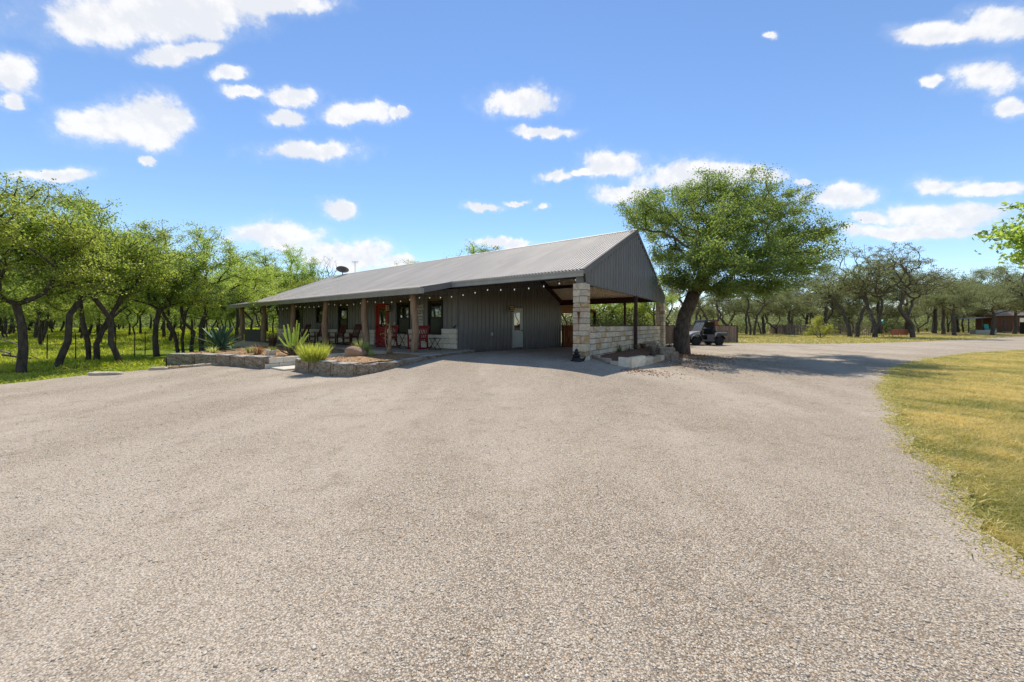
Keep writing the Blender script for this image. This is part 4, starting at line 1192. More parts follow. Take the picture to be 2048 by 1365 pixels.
# --- shared oaks
def oak_variant(seed, h, spread, rbase, leafm, barkm, per_tip, natt, size, sigma, kink=0.5, forks=1, low=0.5, clear=0.42, **kw):
    rn = random.Random(seed)
    lx, ly = rn.uniform(-kink, kink), rn.uniform(-kink, kink) * 0.5
    zc = h * clear
    trunk = [(0, 0, -0.3), (lx * 0.35, ly * 0.3, zc * 0.33), (lx * 0.1, ly * 0.7, zc * 0.66), (lx, ly, zc)]
    trunks = [trunk]
    for k in range(forks - 1):
        a = rn.uniform(0, 6.28)
        trunks.append([(0.22 * math.cos(a), 0.22 * math.sin(a), -0.3), (0.4 * math.cos(a), 0.4 * math.sin(a), zc * 0.5), (1.1 * math.cos(a) + lx, 1.1 * math.sin(a), zc * 1.2)])
    lobes = []
    for k in range(10):
        a = k / 10 * 6.28 + rn.uniform(-.3, .3); rr = spread * rn.uniform(0.35, 0.80); q = rr / spread
        lobes.append(((lx * 1.3 + rr * math.cos(a), ly + rr * math.sin(a), h * rn.uniform(low, 0.92 - 0.22 * q)), (spread * rn.uniform(0.24, 0.38), spread * rn.uniform(0.24, 0.38), h * rn.uniform(0.08, 0.15)), rn.uniform(0.6, 1.2)))
    lobes.append(((lx * 1.3 + rn.uniform(-.5, .5), ly, h * 0.90), (spread * 0.36, spread * 0.36, h * 0.10), 0.9))
    lobes.append(((lx, ly, h * 0.66), (spread * 0.6, spread * 0.6, h * 0.16), 1.0))
    return make_tree_data(seed, trunks, lobes, natt, rbase, leafm, barkm, per_tip, size, sigma, **kw)
OAK_L = [oak_variant(51, 6.4, 2.7, 0.105, 'oak_leaf_bright', 'bark', 100, 330, 0.060, 0.14, clear=0.34, wig=0.24, low=0.40, kink=0.25),
         oak_variant(52, 6.2, 2.5, 0.085, 'oak_leaf_bright', 'bark', 92, 300, 0.060, 0.14, kink=0.8, wig=0.3),
         oak_variant(53, 6.3, 2.8, 0.080, 'oak_leaf', 'bark', 96, 320, 0.060, 0.14, kink=0.7, forks=2, wig=0.28, clear=0.36, low=0.45),
         oak_variant(54, 6.7, 3.1, 0.100, 'oak_leaf_bright', 'bark', 88, 350, 0.064, 0.145, kink=0.5, forks=2, clear=0.32, wig=0.28)]
OAK_R = [oak_variant(61, 9.8, 4.6, 0.17, 'oak_leaf_dull', 'bark_grey', 22, 480, 0.085, 0.14, kink=1.0, forks=3, clear=0.28, back=1, pathw=0.25, tip=0.013, wig=0.22, low=0.5),
         oak_variant(62, 9.4, 4.8, 0.18, 'oak_leaf_dull', 'bark_grey', 22, 480, 0.085, 0.14, kink=1.4, forks=2, clear=0.26, back=1, pathw=0.25, tip=0.013, wig=0.22, low=0.5),
         oak_variant(63, 8.8, 5.2, 0.22, 'oak_leaf_dull', 'bark_grey', 80, 420, 0.09, 0.22, kink=0.8, forks=1, clear=0.34, wig=0.24, low=0.48)]
BARE = make_tree_data(71, [[(0, 0, -.2), (0.2, 0, 3), (0, .1, 5.5)]], [((0, 0, 7.6), (2.2, 2.2, 1.9), 1)], 170, 0.16, 'oak_leaf', 'bark', 0, 0.1, 0.1, wig=0.3)

rt = random.Random(77)
# front row of the oak wood: each stands on its own spot
FRONT = [((42, 745), 0, 0.97, 0.4, 'oak with stout straight trunk at the edge of the oak lawn', (0, 0)),
         ((108, 737), 1, 1.06, 2.0, 'oak with a bent trunk curving over the mown oak lawn', (0, 0)),
         ((172, 724), 2, 1.08, 4.1, 'twin-stemmed oak standing between the bent oak and the slender one', (0, 0)),
         ((245, 727), 1, 0.98, 5.0, 'slender dark oak beside the end of the block wall', (0, 0)),
         ((315, 712), 0, 1.03, 3.0, 'upright oak behind the thin wire fence posts', (0, 0)),
         ((368, 707), 2, 0.92, 1.2, 'small forked oak leaning behind the block wall', (0, 0)),
         ((400, 706), 3, 1.03, 0.3, 'spreading oak with forked trunk beside the blue-green agave', (0, 0)),
         ((470, 692), 3, 1.05, 2.3, 'leaning oak behind the end of the log porch', (0, 0))]
for (px, py), v, s, rz, lab, _ in FRONT:
    p = G(px, py); g0 = gz1(p.x, p.y)
    place_tree('live_oak', OAK_L[v], (p.x, p.y, g0), rz, s, lab)
# rest of the wood in sight behind
k = 0
spots = []
tries = 0
while len(spots) < 46 and tries < 4000:
    tries += 1
    Y = rt.uniform(17, 52); X = -Y * rt.uniform(0.50, 1.55)
    dx, dy = X - OX, Y - OY; a = dx * UX + dy * UY; b_ = dx * VX + dy * VY
    if -8 < b_ < 16 and a < 28.5: continue
    if any((X - q[0]) ** 2 + (Y - q[1]) ** 2 < 11 for q in spots): continue
    if any((Vector((X, Y)) - Vector(G(*f[0])[:2])).length < 2.6 for f in FRONT): continue
    spots.append((X, Y))
for (X, Y) in spots:
    place_tree('live_oak', OAK_L[rt.randrange(4)], (X, Y, gz1(X, Y)), rt.uniform(0, 6.28), rt.uniform(0.8, 1.22), 'oak of the green wood beyond the wire fence', 'oaks of the wood beyond the wire fence')
small = []; tries = 0
while len(small) < 24 and tries < 4000:
    tries += 1
    Y = rt.uniform(19, 44); X = -Y * rt.uniform(0.55, 1.6)
    dx, dy = X - OX, Y - OY; a = dx * UX + dy * UY; b_ = dx * VX + dy * VY
    if (-8 < b_ < 16 and a < 28.5) or any((X - q[0]) ** 2 + (Y - q[1]) ** 2 < 4 for q in spots + small): continue
    small.append((X, Y))
for (X, Y) in small:
    place_tree('live_oak', OAK_L[rt.choice((0, 2, 3))], (X, Y, gz1(X, Y)), rt.uniform(0, 6.28), rt.uniform(0.58, 0.78), 'small low-crowned oak between the taller trees of the green wood', 'small oaks of the green wood')
# behind the house
def by(px, depth): return ((px - 1024) / FPX * depth, depth)
for (px, d, v, s, rz, lab) in ((925, 33, 1, 1.60, 1.0, 'tall oak whose top shows above the middle of the roof'),
                                (985, 34, 2, 1.52, 2.0, 'oak whose top just shows over the carport end of the roof ridge'),
                                (826, 40, 0, 1.42, 0.0, 'oak barely showing above the roof ridge near the dish end'),
                                (575, 36, 3, 1.42, 0.5, 'broad oak rising behind the far gable of the house'),
                                (528, 31, 0, 1.28, 2.5, 'full-crowned oak just past the last log post'),
                                (612, 41, 1, 1.5, 4.0, 'tall oak beside the leafless tree behind the roof'),
                                (490, 36, 3, 1.25, 5.2, 'oak deep behind the agave and the last log post')):
    X, Y = by(px, d)
    place_tree('live_oak', OAK_L[v], (X, Y, gz1(X, Y)), rz, s, lab)
X, Y = by(648, 36)
place_tree('bare_tree', BARE, (X, Y, 0), 0.4, 0.93, 'leafless grey tree behind the roof near the satellite dish')
# seen through the open carport
for (px, d, v, s, rz, lab) in ((1212, 27, 3, 0.92, 0.3, 'dark green oak seen through the open carport next to the stone pillar'),
                                (1262, 30, 0, 0.95, 2.2, 'bushy oak seen through the carport behind the thin iron post'),
                                (1303, 25.5, 1, 0.85, 1.4, 'crooked oak trunk just behind the far carport pillar'),
                                (1140, 31, 1, 1.0, 3.9, 'crooked oak behind the orange wooden gate')):
    X, Y = by(px, d)
    o = place_tree('live_oak', OAK_L[v], (X, Y, gz1(X, Y)), rz, s, lab)
    if px in (1212, 1262):
        o.scale.z = 0.72
# open-branched oaks across the drive
RIGHT = [((1706, 674), 0, 0.95, 0.2, 'open-branched oak by the end of the picket fence'),
         ((1752, 675), 1, 0.98, 1.1, 'multi-stemmed oak beside the turquoise birdhouse'),
         ((1829, 676), 1, 0.93, 3.5, 'two-trunked oak right beside the orange bench'),
         ((1886, 668.5), 2, 0.95, 2.0, 'dark spreading oak between the orange bench and the grey trough'),
         ((1909, 671), 2, 0.84, 4.4, 'low oak with a stout trunk next to the grey trough'),
         ((1984, 670), 2, 0.88, 0.8, 'leaning oak in front of the turquoise chair'),
         ((2030, 668), 2, 0.95, 5.5, 'oak with sweeping limbs in front of the cabin'),
         ((1660, 668), 1, 0.86, 2.6, 'grey oak behind the rustic picket fence'),
         ((2120, 672), 1, 1.0, 1.9, 'oak beyond the end of the drive')]
for (px, py), v, s, rz, lab in RIGHT:
    p = G(px, py)
    o = place_tree('live_oak', OAK_R[v], (p.x, p.y, gz1(p.x, p.y)), rz, s * (1.30 if v < 2 else 1.12), lab)
    if v == 2 and px > 1950: o.scale.z = s * 0.95
for (px, d, v, s, rz) in ((1385, 50, 0, 0.8, 0.1), (1425, 46, 0, 0.72, 1.0), (1462, 58, 1, 0.85, 2.0), (1505, 52, 0, 0.74, 3.0), (1528, 63, 2, 0.9, 4.0), (1580, 56, 2, 0.8, 5.0), (1612, 66, 2, 0.95, 0.6), (1650, 60, 2, 0.9, 1.6),
                           (1700, 66, 2, 1.0, 2.6), (1760, 62, 2, 0.95, 3.6), (1815, 68, 2, 1.0, 4.6), (1870, 66, 2, 1.0, 5.6), (1960, 80, 2, 1.15, 0.9), (2050, 80, 2, 1.15, 1.9), (1340, 55, 1, 0.85, 2.9), (1915, 74, 2, 1.0, 3.2), (2005, 82, 2, 1.25, 4.2)):
    X, Y = by(px, d)
    place_tree('live_oak', OAK_R[v], (X, Y, gz1(X, Y)), rz, s * 1.27, 'grey-green oak of the scrubby wood behind the lawn fences', 'oaks of the wood behind the lawn fences', sz=s * 1.27 * rt.uniform(0.85, 1.25))
for k in range(18):
    Y = 54 + 1.3 * k % 24; px = 1400 + k * 31
    X, _ = by(px, Y)
    place_tree('live_oak', OAK_R[(2, 0, 1)[k % 3]], (X, Y, gz1(X, Y)), k * 1.7, 0.66 + 0.05 * (k % 4), 'small oak of the thicket under the taller oaks behind the fences', 'small oaks of the thicket behind the fences')
# the near oak east of the lawn, one bough reaching into view
ET = make_tree_data(81, [[(0, 0, -.2), (0.1, 0, 2), (-0.3, 0, 3.3)]], [((-2.6, 0, 4.9), (1.5, 1.6, 0.9), 1.5), ((-1.5, 0.3, 5.8), (1.5, 1.8, 0.8), 1.3), ((0.5, 0, 6.0), (2.4, 2.4, 1.2), 1.5), ((-2.9, -0.1, 4.2), (0.9, 1, 0.5), 0.6), ((2, 0, 4.8), (1.6, 2, 1), 1)],
                    330, 0.24, 'oak_leaf_bright', 'bark', 36, 0.15, 0.17)
place_tree('live_oak', ET, (22.6, 13.0, 0), 0, 1.0, 'near oak with large sunlit leaves beside the dry lawn')
# far wood: one mass of foliage and trunks all round the clearing
def far_wood():
    rng = np.random.default_rng(3); N = 0
    CV = []; sizes = []
    mb = MB()
    for k in range(420):
        y = rng.uniform(84, 135); x = y * rng.uniform(-1.75, 1.75); g0 = gz1(x, y)
        hh = rng.uniform(5.5, 9.0)
        for _ in range(330):
            v = rng.normal(0, 1, 3); v /= np.linalg.norm(v)
            v *= rng.random() ** 0.4
            CV.append((x + v[0] * 4.6, y + v[1] * 4.6, g0 + hh * 0.50 + v[2] * hh * 0.50))
        mb.tube([(x, y, g0 - 0.3), (x + rng.uniform(-.6, .6), y, g0 + hh * 0.4), (x + rng.uniform(-1, 1), y, g0 + hh * 0.7)], [0.25, 0.18, 0.08], 5)
    n1 = len(CV); n2 = 110000     # low brush between the trunks
    y = rng.uniform(96, 135, n2); th = rng.uniform(-1.75, 1.75, n2); x = y * th
    C = np.concatenate([np.array(CV), np.stack([x, y, gz(x, y) + rng.random(n2) ** 1.2 * (6.8 + 1.6 * np.sin(th * 40))], -1)]); N = len(C)
    u = rng.normal(0, 1, (N, 3)); u /= np.linalg.norm(u, axis=1, keepdims=True)
    w = np.cross(u, rng.normal(0, 1, (N, 3))); w /= np.linalg.norm(w, axis=1, keepdims=True)
    s = rng.uniform(0.12, 0.27, (N, 1)); s[n1:] *= 1.9
    V = np.stack([C - u * s, C + w * s * .6, C + u * s, C - w * s * .6], 1).reshape(-1, 3)
    o = addobj('far_wood', np_mesh('far_wood', V, np.arange(N * 4).reshape(-1, 4), 'oak_leaf_dull', np.repeat(np.clip(rng.normal(.4, .25, N), 0, 1), 4)))
    tag(o, 'far-off oak wood closing the horizon all round', 'wood', kind='stuff')
    t_ = mb.build('far_trunks', 'bark', o); t_['kind'] = 'stuff'
far_wood()
def understory(name, label, spots_, leafm, seed, n, size):
    rng = np.random.default_rng(seed); C = []
    for (x, y, r_, h) in spots_:
        v = rng.normal(0, 1, (n, 3)); v /= np.linalg.norm(v, axis=1, keepdims=True); v *= rng.random((n, 1)) ** 0.45
        C.append(np.array([x, y, gz1(x, y) + h * 0.45]) + v * np.array([r_, r_, h * 0.55]))
    C = np.concatenate(C); N = len(C)
    u = rng.normal(0, 1, (N, 3)); u /= np.linalg.norm(u, axis=1, keepdims=True)
    w = np.cross(u, rng.normal(0, 1, (N, 3))); w /= np.linalg.norm(w, axis=1, keepdims=True)
    s = size * rng.uniform(0.6, 1.4, (N, 1))
    V = np.stack([C - u * s, C + w * s * .5, C + u * s, C - w * s * .5], 1).reshape(-1, 3)
    o = addobj(name, np_mesh(name, V, np.arange(N * 4).reshape(-1, 4), leafm, np.repeat(np.clip(rng.normal(.4, .25, N), 0, 1), 4)))
    tag(o, label, 'brush', kind='stuff')
ru = random.Random(31)
sp = []
for k in range(150):
    d = ru.uniform(64, 92); th = ru.uniform(0.35, 1.1 if d < 76 else 1.6)
    sp.append((d * th, d, ru.uniform(1.6, 3.0), ru.uniform(2.2, 5.2)))
understory('far_brush', 'scrubby undergrowth of the wood behind the lawn fences', sp, 'oak_leaf_dull', 8, 420, 0.16)
sp = []
for k in range(46):
    Y = ru.uniform(48, 66); X = -Y * ru.uniform(0.3, 1.6)
    sp.append((X, Y, ru.uniform(1.5, 3.0), ru.uniform(1.6, 4.0)))
for k in range(26):
    X = -ru.uniform(42, 62); Y = ru.uniform(-6, 34)
    sp.append((X, Y, ru.uniform(2.0, 3.4), ru.uniform(3.0, 6.5)))
understory('wood_brush', 'green undergrowth deep in the oak wood', sp, 'oak_leaf', 9, 420, 0.16)
sp = [(by(1215, 25)[0], 25, 1.5, 2.4), (by(1245, 26)[0], 26, 1.6, 3.2), (by(1190, 27)[0], 27, 1.8, 3.4), (by(1275, 27.5)[0], 27.5, 1.3, 2.8)]
understory('evergreen_shrubs', 'dense green shrubs seen through the open carport above the stone wall', sp, 'evergreen', 10, 3200, 0.06)

# ------------------------------------------------------------------ rocking chairs (face -y locally)
def rocking_chair(name, label, m, group, tall, loc, rz):
    o = empty(name, loc, rz); tag(o, label, 'chair', group)
    w = 0.60 if tall else 0.66; sh = 0.42; bt = 1.08 if tall else 1.0
    for s in (-1, 1):
        x = s * w / 2
        pts = [(x, -0.42 + 0.95 * k / 8, 0.035 + 0.16 * ((k / 8 - 0.42) ** 2)) for k in range(9)]
        mb = MB()
        for p, q in zip(pts[:-1], pts[1:]): mb.bar(p, q, 0.035, 0.05)
        mb.build('rocker', m, o)
        MB().bar((x, -0.24, 0.05), (x, -0.26, 0.63), 0.05, 0.06).build('front_leg', m, o)
        MB().bar((x, 0.24, 0.05), (x, 0.20, 0.60), 0.05, 0.055).build('rear_leg', m, o)
        MB().cbox((x - 0.055, -0.36, 0.63), (x + 0.055, 0.30, 0.655), 0.008).build('arm', m, o)
        MB().bar((x * 0.86, 0.17, 0.30), (x * 0.86, 0.46 if tall else 0.40, bt), 0.045, 0.04).build('back_post', m, o)
    for k in range(7):
        y = -0.27 + k * 0.077
        MB().cbox((-w / 2 + 0.02, y, sh - 0.011 * k), (w / 2 - 0.02, y + 0.062, sh + 0.02 - 0.011 * k), 0.004).build('seat_slat', m, o)
    MB().bar((-w / 2, -0.25, 0.37), (w / 2, -0.25, 0.37), 0.07, 0.03, up=(0, 1, 0)).build('front_rail', m, o)
    MB().bar((-w / 2, -0.25, 0.17), (w / 2, -0.25, 0.17), 0.03, 0.03).build('stretcher', m, o)
    n = 6
    for k in range(n):
        x = -w * 0.36 + w * 0.72 * k / (n - 1)
        MB().bar((x, 0.185, 0.40), (x, 0.44 if tall else 0.385, bt - 0.04), 0.052 if not tall else 0.045, 0.016, up=(0, 1, 0.3)).build('back_slat', m, o)
    MB().bar((-w * 0.46, 0.455 if tall else 0.395, bt - 0.03), (w * 0.46, 0.455 if tall else 0.395, bt - 0.03), 0.12 if not tall else 0.10, 0.03, up=(0, 1, 0.3)).build('top_rail', m, o)
    MB().bar((-w * 0.44, 0.20, 0.46), (w * 0.44, 0.20, 0.46), 0.06, 0.028, up=(0, 1, 0.3)).build('bottom_rail', m, o)
    return o
for (a, b_, lab) in ((7.85, 0.35, 'red painted rocking chair beside the small wire table'), (10.05, 0.40, 'red painted rocking chair in front of the red front door')):
    rocking_chair('rocking_chair', lab, 'chair_red', 'red rocking chairs', False, tuple(W(a, b_, FLOOR)), HROT + 0.12)
for (a, b_, lab) in ((13.1, 0.35, 'brown wooden rocking chair against the thick log post next to the red door'), (14.5, 0.35, 'brown wooden rocking chair below the window next to the red door'), (16.9, 0.45, 'brown wooden rocking chair half hidden by a log post'), (18.6, 0.35, 'brown wooden rocking chair behind the cholla cactus')):
    rocking_chair('rocking_chair', lab, 'chair_wood', 'brown rocking chairs', True, tuple(W(a, b_, FLOOR)), HROT + 0.05)

# folding tables
def folding_table(label, loc, rz, h, w, d, m='black_iron'):
    o = empty('folding_table', loc, rz); tag(o, label, 'table')
    MB().cbox((-w / 2, -d / 2, h - 0.02), (w / 2, d / 2, h), 0.004).build('tabletop', m, o)
    for s in (-1, 1):
        mb = MB(); y = s * (d / 2 - 0.02)
        mb.tube([(-w / 2, y, 0), (w / 2 - 0.03, y, h - 0.02)], 0.012, 5); mb.tube([(w / 2, y * 0.9, 0), (-w / 2 + 0.03, y * 0.9, h - 0.02)], 0.012, 5)
        mb.build('leg', m, o)
    mb = MB().tube([(-w / 2, -d / 2, 0.012), (-w / 2, d / 2, 0.012)], 0.01, 5).tube([(w / 2, -d / 2, 0.012), (w / 2, d / 2, 0.012)], 0.01, 5)
    mb.build('foot_bar', m, o)
    return o
folding_table('black folding table with crossed legs between the red chairs', tuple(W(8.95, 0.2, FLOOR)), HROT, 0.72, 0.55, 0.4)
folding_table('small thin wire folding table by the white stone corner', tuple(W(6.95, 0.5, FLOOR)), HROT, 0.50, 0.42, 0.34)

# barrel lanterns on the walls
def barrel_lantern(label, loc, rz):
    o = empty('barrel_lantern', loc, rz); tag(o, label, 'lamp')
    MB().lathe([(0.105, -0.16), (0.125, -0.08), (0.13, 0), (0.125, 0.08), (0.105, 0.16)], 12).build('shade', 'barrel_wood', o, True)
    for z in (-0.155, 0.155, -0.06, 0.06): MB().lathe([(0.118 if abs(z) > .1 else 0.133, z - 0.016), (0.118 if abs(z) > .1 else 0.133, z + 0.016)], 12).build('band', 'black_iron', o)
    for k in range(8):
        a = k * PI / 4
        MB().bar((0.132 * math.cos(a), 0.132 * math.sin(a), -0.08), (0.132 * math.cos(a), 0.132 * math.sin(a), 0.08), 0.02, 0.012).build('stave', 'black_iron', o)
    MB().bar((0, 0.1, 0.12), (0, 0.2, 0.12), 0.04).build('bracket', 'black_iron', o)
    return o
barrel_lantern('pale barrel shaped wall lantern next to the red front door', tuple(W(11.15, WALLB - 0.22, 2.34)), HROT)
barrel_lantern('barrel shaped wall lantern beside the grey carport door', tuple(W(ENDA - 0.24, 5.25, 2.34)), HROT - PI / 2)

# plank sign
o = empty('plank_sign', tuple(W(8.93, WALLB - 0.05, 1.45)), HROT); tag(o, 'stack of white-washed sign planks hung beside the window', 'sign')
rn = random.Random(3)
for k in range(7):
    wv = rn.uniform(0.40, 0.58)
    MB().cbox((-wv / 2, -0.015, 0.0), (wv / 2, 0.015, 0.115), 0.004).build('plank', 'sign_white', o, loc=(rn.uniform(-.05, .05), 0, k * 0.145))
MB().box((-0.02, 0.016, 0), (0.02, 0.026, 1.0)).build('backing', 'frame_dark', o)
# small metal bird on the stone corner
o = empty('metal_bird', tuple(W(6.62, WALLB - 0.06, 1.30)), HROT); tag(o, 'little black metal bird on the white stone corner', 'ornament')
MB().tube([(-0.10, 0, 0.06), (-0.04, 0, 0.08), (0.03, 0, 0.10), (0.07, 0, 0.15), (0.09, 0, 0.17)], [0.012, 0.035, 0.04, 0.022, 0.02], 7).build('body', 'black_iron', o, True)
MB().tube([(0.09, 0, 0.17), (0.13, 0, 0.165)], [0.014, 0.003], 5).build('beak', 'black_iron', o)
for s in (-1, 1): MB().tube([(0, s * 0.015, 0.0), (0, s * 0.015, 0.08)], 0.005, 4).build('leg', 'black_iron', o)

# string lights along the porch and carport eave
o = empty('string_lights', tuple(W(6.5, -0.75, 2.6))); tag(o, 'string of small white bulbs along the porch and carport eave', 'string lights')
pts = [W(0.25, 0.0, 2.90), W(3.4, -0.35, 2.75), W(6.5, -0.72, 2.60), W(9.9, -0.75, 2.58), W(13.2, -0.75, 2.58), W(16.7, -0.75, 2.58), W(20.6, -0.75, 2.58), W(24.0, -0.75, 2.58)]
base = W(6.5, -0.75, 2.6); wire = []; bulbs = []
for p, q in zip(pts[:-1], pts[1:]):
    n = max(2, round((q - p).length / 0.53))
    for j in range(n):
        f = j / n; c = p.lerp(q, f) - Vector((0, 0, 0.10 * math.sin(f * PI))); wire.append(c - base); bulbs.append(c - base)
wire.append(pts[-1] - base)
MB().tube(wire, 0.006, 4).build('wire', 'black_iron', o)
bm_ = MB().lathe([(0.006, 0.0), (0.014, -0.015), (0.021, -0.036), (0.017, -0.056), (0.004, -0.064)], 8).mesh('bulb', 'bulb_white', True)
sk = MB().lathe([(0.013, 0.03), (0.013, -0.012)], 6).mesh('socket', 'black_iron')
for c in bulbs[:]:
    bo = addobj('bulb', bm_, o, c - Vector((0, 0, 0.03))); addobj('socket', sk, bo)

# rusty bracket on the front pillar
o = empty('rusty_ornament', tuple(W(0.14, -0.055, 1.50)), HROT); tag(o, 'rusty iron wall bracket on the front stone pillar', 'ornament')
MB().prism([(-0.035, 0.36), (0.05, 0.36), (0.03, 0.2), (0.012, 0.0), (-0.005, 0.16)], 'y', -0.02, 0.012).build('plate', 'rust', o)
MB().bar((0.01, -0.02, 0.30), (0.01, -0.10, 0.36), 0.02).build('hook', 'rust', o)
# black lantern figure at the pillar's foot
p = W(0.10, -0.28, 0); g0 = gz1(p.x, p.y)
o = empty('garden_lantern', (p.x, p.y, g0), 0.3); tag(o, 'squat black garden lantern at the foot of the front pillar', 'ornament')
MB().lathe([(0.17, 0.0), (0.18, 0.03), (0.13, 0.06), (0.15, 0.10), (0.10, 0.13)], 10).build('base', 'black_iron', o, True)
MB().lathe([(0.09, 0.13), (0.12, 0.16), (0.12, 0.20), (0.06, 0.23)], 10).build('body', 'black_iron', o, True)
MB().lathe([(0.05, 0.23), (0.10, 0.25), (0.045, 0.31), (0.055, 0.34), (0.01, 0.38)], 10).build('cap', 'black_iron', o, True)
MB().tube([(0.16, 0, 0.02), (0.26, 0.02, 0.06), (0.30, 0.0, 0.14)], [0.05, 0.035, 0.015], 6).build('spout', 'black_iron', o, True)

# satellite dish and antenna on the roof
dp = W(22.9, RB - 0.3, RIDGE - 0.1)
o = empty('satellite_dish', tuple(dp), 0.6); tag(o, 'dark grey satellite dish on the roof ridge', 'satellite dish')
MB().tube([(0, 0, -0.15), (0, 0, 0.30)], 0.035, 7).build('mast', 'dish_grey', o)
mb = MB(); prof = [(0.02, -0.07), (0.28, -0.045), (0.46, 0.0), (0.47, 0.012), (0.28, -0.03), (0.02, -0.055)]
mb.lathe(prof, 20).build('dish', 'dish_grey', o, True, loc=(0, 0, 0.45), rot=(R(-24), R(10), 0))
MB().tube([(0, 0.1, 0.42), (0.05, 0.5, 0.62)], 0.015, 5).build('feed_arm', 'dish_grey', o)
dp = W(22.3, RB + 0.4, RIDGE - 0.2)
o = empty('roof_antenna', tuple(dp), 0.2); tag(o, 'thin roof antenna mast with short crossbars behind the dish', 'antenna')
MB().tube([(0, 0, -0.1), (0, 0, 1.25)], 0.018, 5).build('mast', 'dish_grey', o)
for k, (L, z) in enumerate(((0.5, 1.22), (0.4, 1.12))): MB().tube([(-L / 2, 0, z), (L / 2, 0.1, z + 0.04)], 0.012, 4).build('crossbar', 'dish_grey', o)

# orange gate at the back of the carport
o = empty('wooden_gate', tuple(W(6.3, 11.25, -0.02)), HROT); tag(o, 'orange stained board gate at the back of the carport', 'gate')
for k in range(8):
    MB().cbox((0.0 + k * 0.155, -0.012, 0.03), (0.145 + k * 0.155, 0.012, 1.48), 0.004).build('board', 'gate_wood', o)
for z in (0.3, 1.2): MB().box((0, 0.013, z), (1.25, 0.05, z + 0.09)).build('rail', 'gate_wood', o)
for x in (-0.06, 1.28): MB().box((x, -0.04, 0), (x + 0.05, 0.04, 1.6)).build('gate_post', 'frame_dark', o)

# slat screen at the end of the porch
o = empty('slat_screen', tuple(W(21.4, -0.75, FLOOR)), HROT); tag(o, 'low grey screen of upright slats at the far end of the porch', 'screen')
sl = MB().cbox((-0.045, -0.01, 0), (0.045, 0.01, 0.78), 0.004).mesh('slat', 'gunny')
for k in range(26): addobj('slat', sl, o, (-k * 0.105, 0, 0))
for z in (0.1, 0.66): MB().box((0.06, 0.012, z), (-2.7, 0.04, z + 0.06)).build('rail', 'gunny', o)

# ------------------------------------------------------------------ plants
def blade_leaf(L, w, thick, curl, m, name, up=1.0):
    """succulent leaf along +x rising, tip curled"""
    mb = MB(); n = 7; V = []; F = []
    for i in range(n):
        f = i / (n - 1); x = L * f; z = up * L * (0.5 * f - curl * f * f)
        ww = w * (0.75 + 0.9 * f) * (1 - f) ** 0.55 * 0.9 if f < 1 else 0.002
        tk = thick * (1 - f) + 0.002
        V += [(x, -ww, z + ww * 0.35), (x, 0, z - tk * 0.2 ), (x, ww, z + ww * 0.35), (x, 0, z - tk)]
    for i in range(n - 1):
        for k in range(4): F.append((i * 4 + k, i * 4 + (k + 1) % 4, (i + 1) * 4 + (k + 1) % 4, (i + 1) * 4 + k))
    F.append((0, 1, 2, 3)); F.append(tuple((n - 1) * 4 + k for k in range(4)))
    return mb.add(V, F).mesh(name, m, True)
def agave(label, loc, s, m, nl, seed, lw=0.085):
    rn = random.Random(seed); o = empty('agave', loc); tag(o, label, 'plant')
    ms = [blade_leaf(1.15, lw, 0.04, c, m, 'leaf') for c in (0.05, 0.2, 0.4)]
    for k in range(nl):
        f = k / nl
        el_ = R(-8 + 75 * f ** 0.8) ; azk = k * 2.399 + rn.uniform(-.1, .1)
        l_ = s * (1.0 - 0.12 * f) * rn.uniform(0.9, 1.08)
        addobj('leaf', ms[0 if f > .55 else 1 if f > .25 else 2], o, (0, 0, 0.05 * s + 0.1 * f * s), (0, -el_ * 0.9 + R(12), azk), (l_, l_, l_))
    return o
def onbed(px, py, g=0.37): 
    p = G(px, py, g); return (p.x, p.y, g - 0.02)
agave('large blue-green agave with broad upright leaves behind the block wall', onbed(440, 701), 1.02, 'agave_leaf', 30, 5, 0.10)
def tuft(name, label, loc, n, h, spread, w, m, seed, cat='plant', up=1.0, arch=0.25):
    """many thin blades from one root: joined, with a crown of stems as its body"""
    rng = np.random.default_rng(seed)
    V = []; F = []; T = []
    for k in range(n):
        a = rng.uniform(0, 2 * PI); r0 = rng.uniform(0, 0.25) * spread; rr = rng.uniform(0.25, 1.0) ** 0.7 * spread
        hh = h * rng.uniform(0.6, 1.1) * (1 - 0.45 * (rr / spread) ** 2) * up
        ca, sa = math.cos(a), math.sin(a); ww = w * rng.uniform(0.7, 1.3); b0 = len(V); tt = rng.random()
        for (f, wf) in ((0, 1.0), (0.5, 0.9), (1, 0.08)):
            x = r0 + (rr - r0) * f ** 1.3; z = hh * (f - arch * f * f * (rr / spread)) / (1 - arch * 0.5)
            px_, py_ = x * ca, x * sa
            V += [(px_ - sa * ww * wf, py_ + ca * ww * wf, z), (px_ + sa * ww * wf, py_ - ca * ww * wf, z)]; T += [tt, tt]
        F += [(b0, b0 + 1, b0 + 3, b0 + 2), (b0 + 2, b0 + 3, b0 + 5, b0 + 4)]
    o = empty(name, loc); tag(o, label, cat)
    fo = addobj('foliage', np_mesh('foliage', V, F, m, T), o); fo['kind'] = 'stuff'
    return o
tuft('yucca', 'tan dried yucca tuft beside the agave', onbed(516, 709), 90, 0.50, 0.40, 0.012, 'dry_tuft', 3)
tuft('yucca', 'small green spiky yucca between the agave and the block wall', onbed(427, 706), 50, 0.42, 0.36, 0.014, 'grass_tuft', 4)
tuft('spiky_plant', 'low dark spiky plant next to the two little stones', onbed(500, 706), 70, 0.36, 0.38, 0.010, 'oak_leaf', 14)
tuft('spiky_plant', 'low green spiky plant below the dried brown shrub', onbed(545, 703), 70, 0.34, 0.38, 0.010, 'oak_leaf', 15)
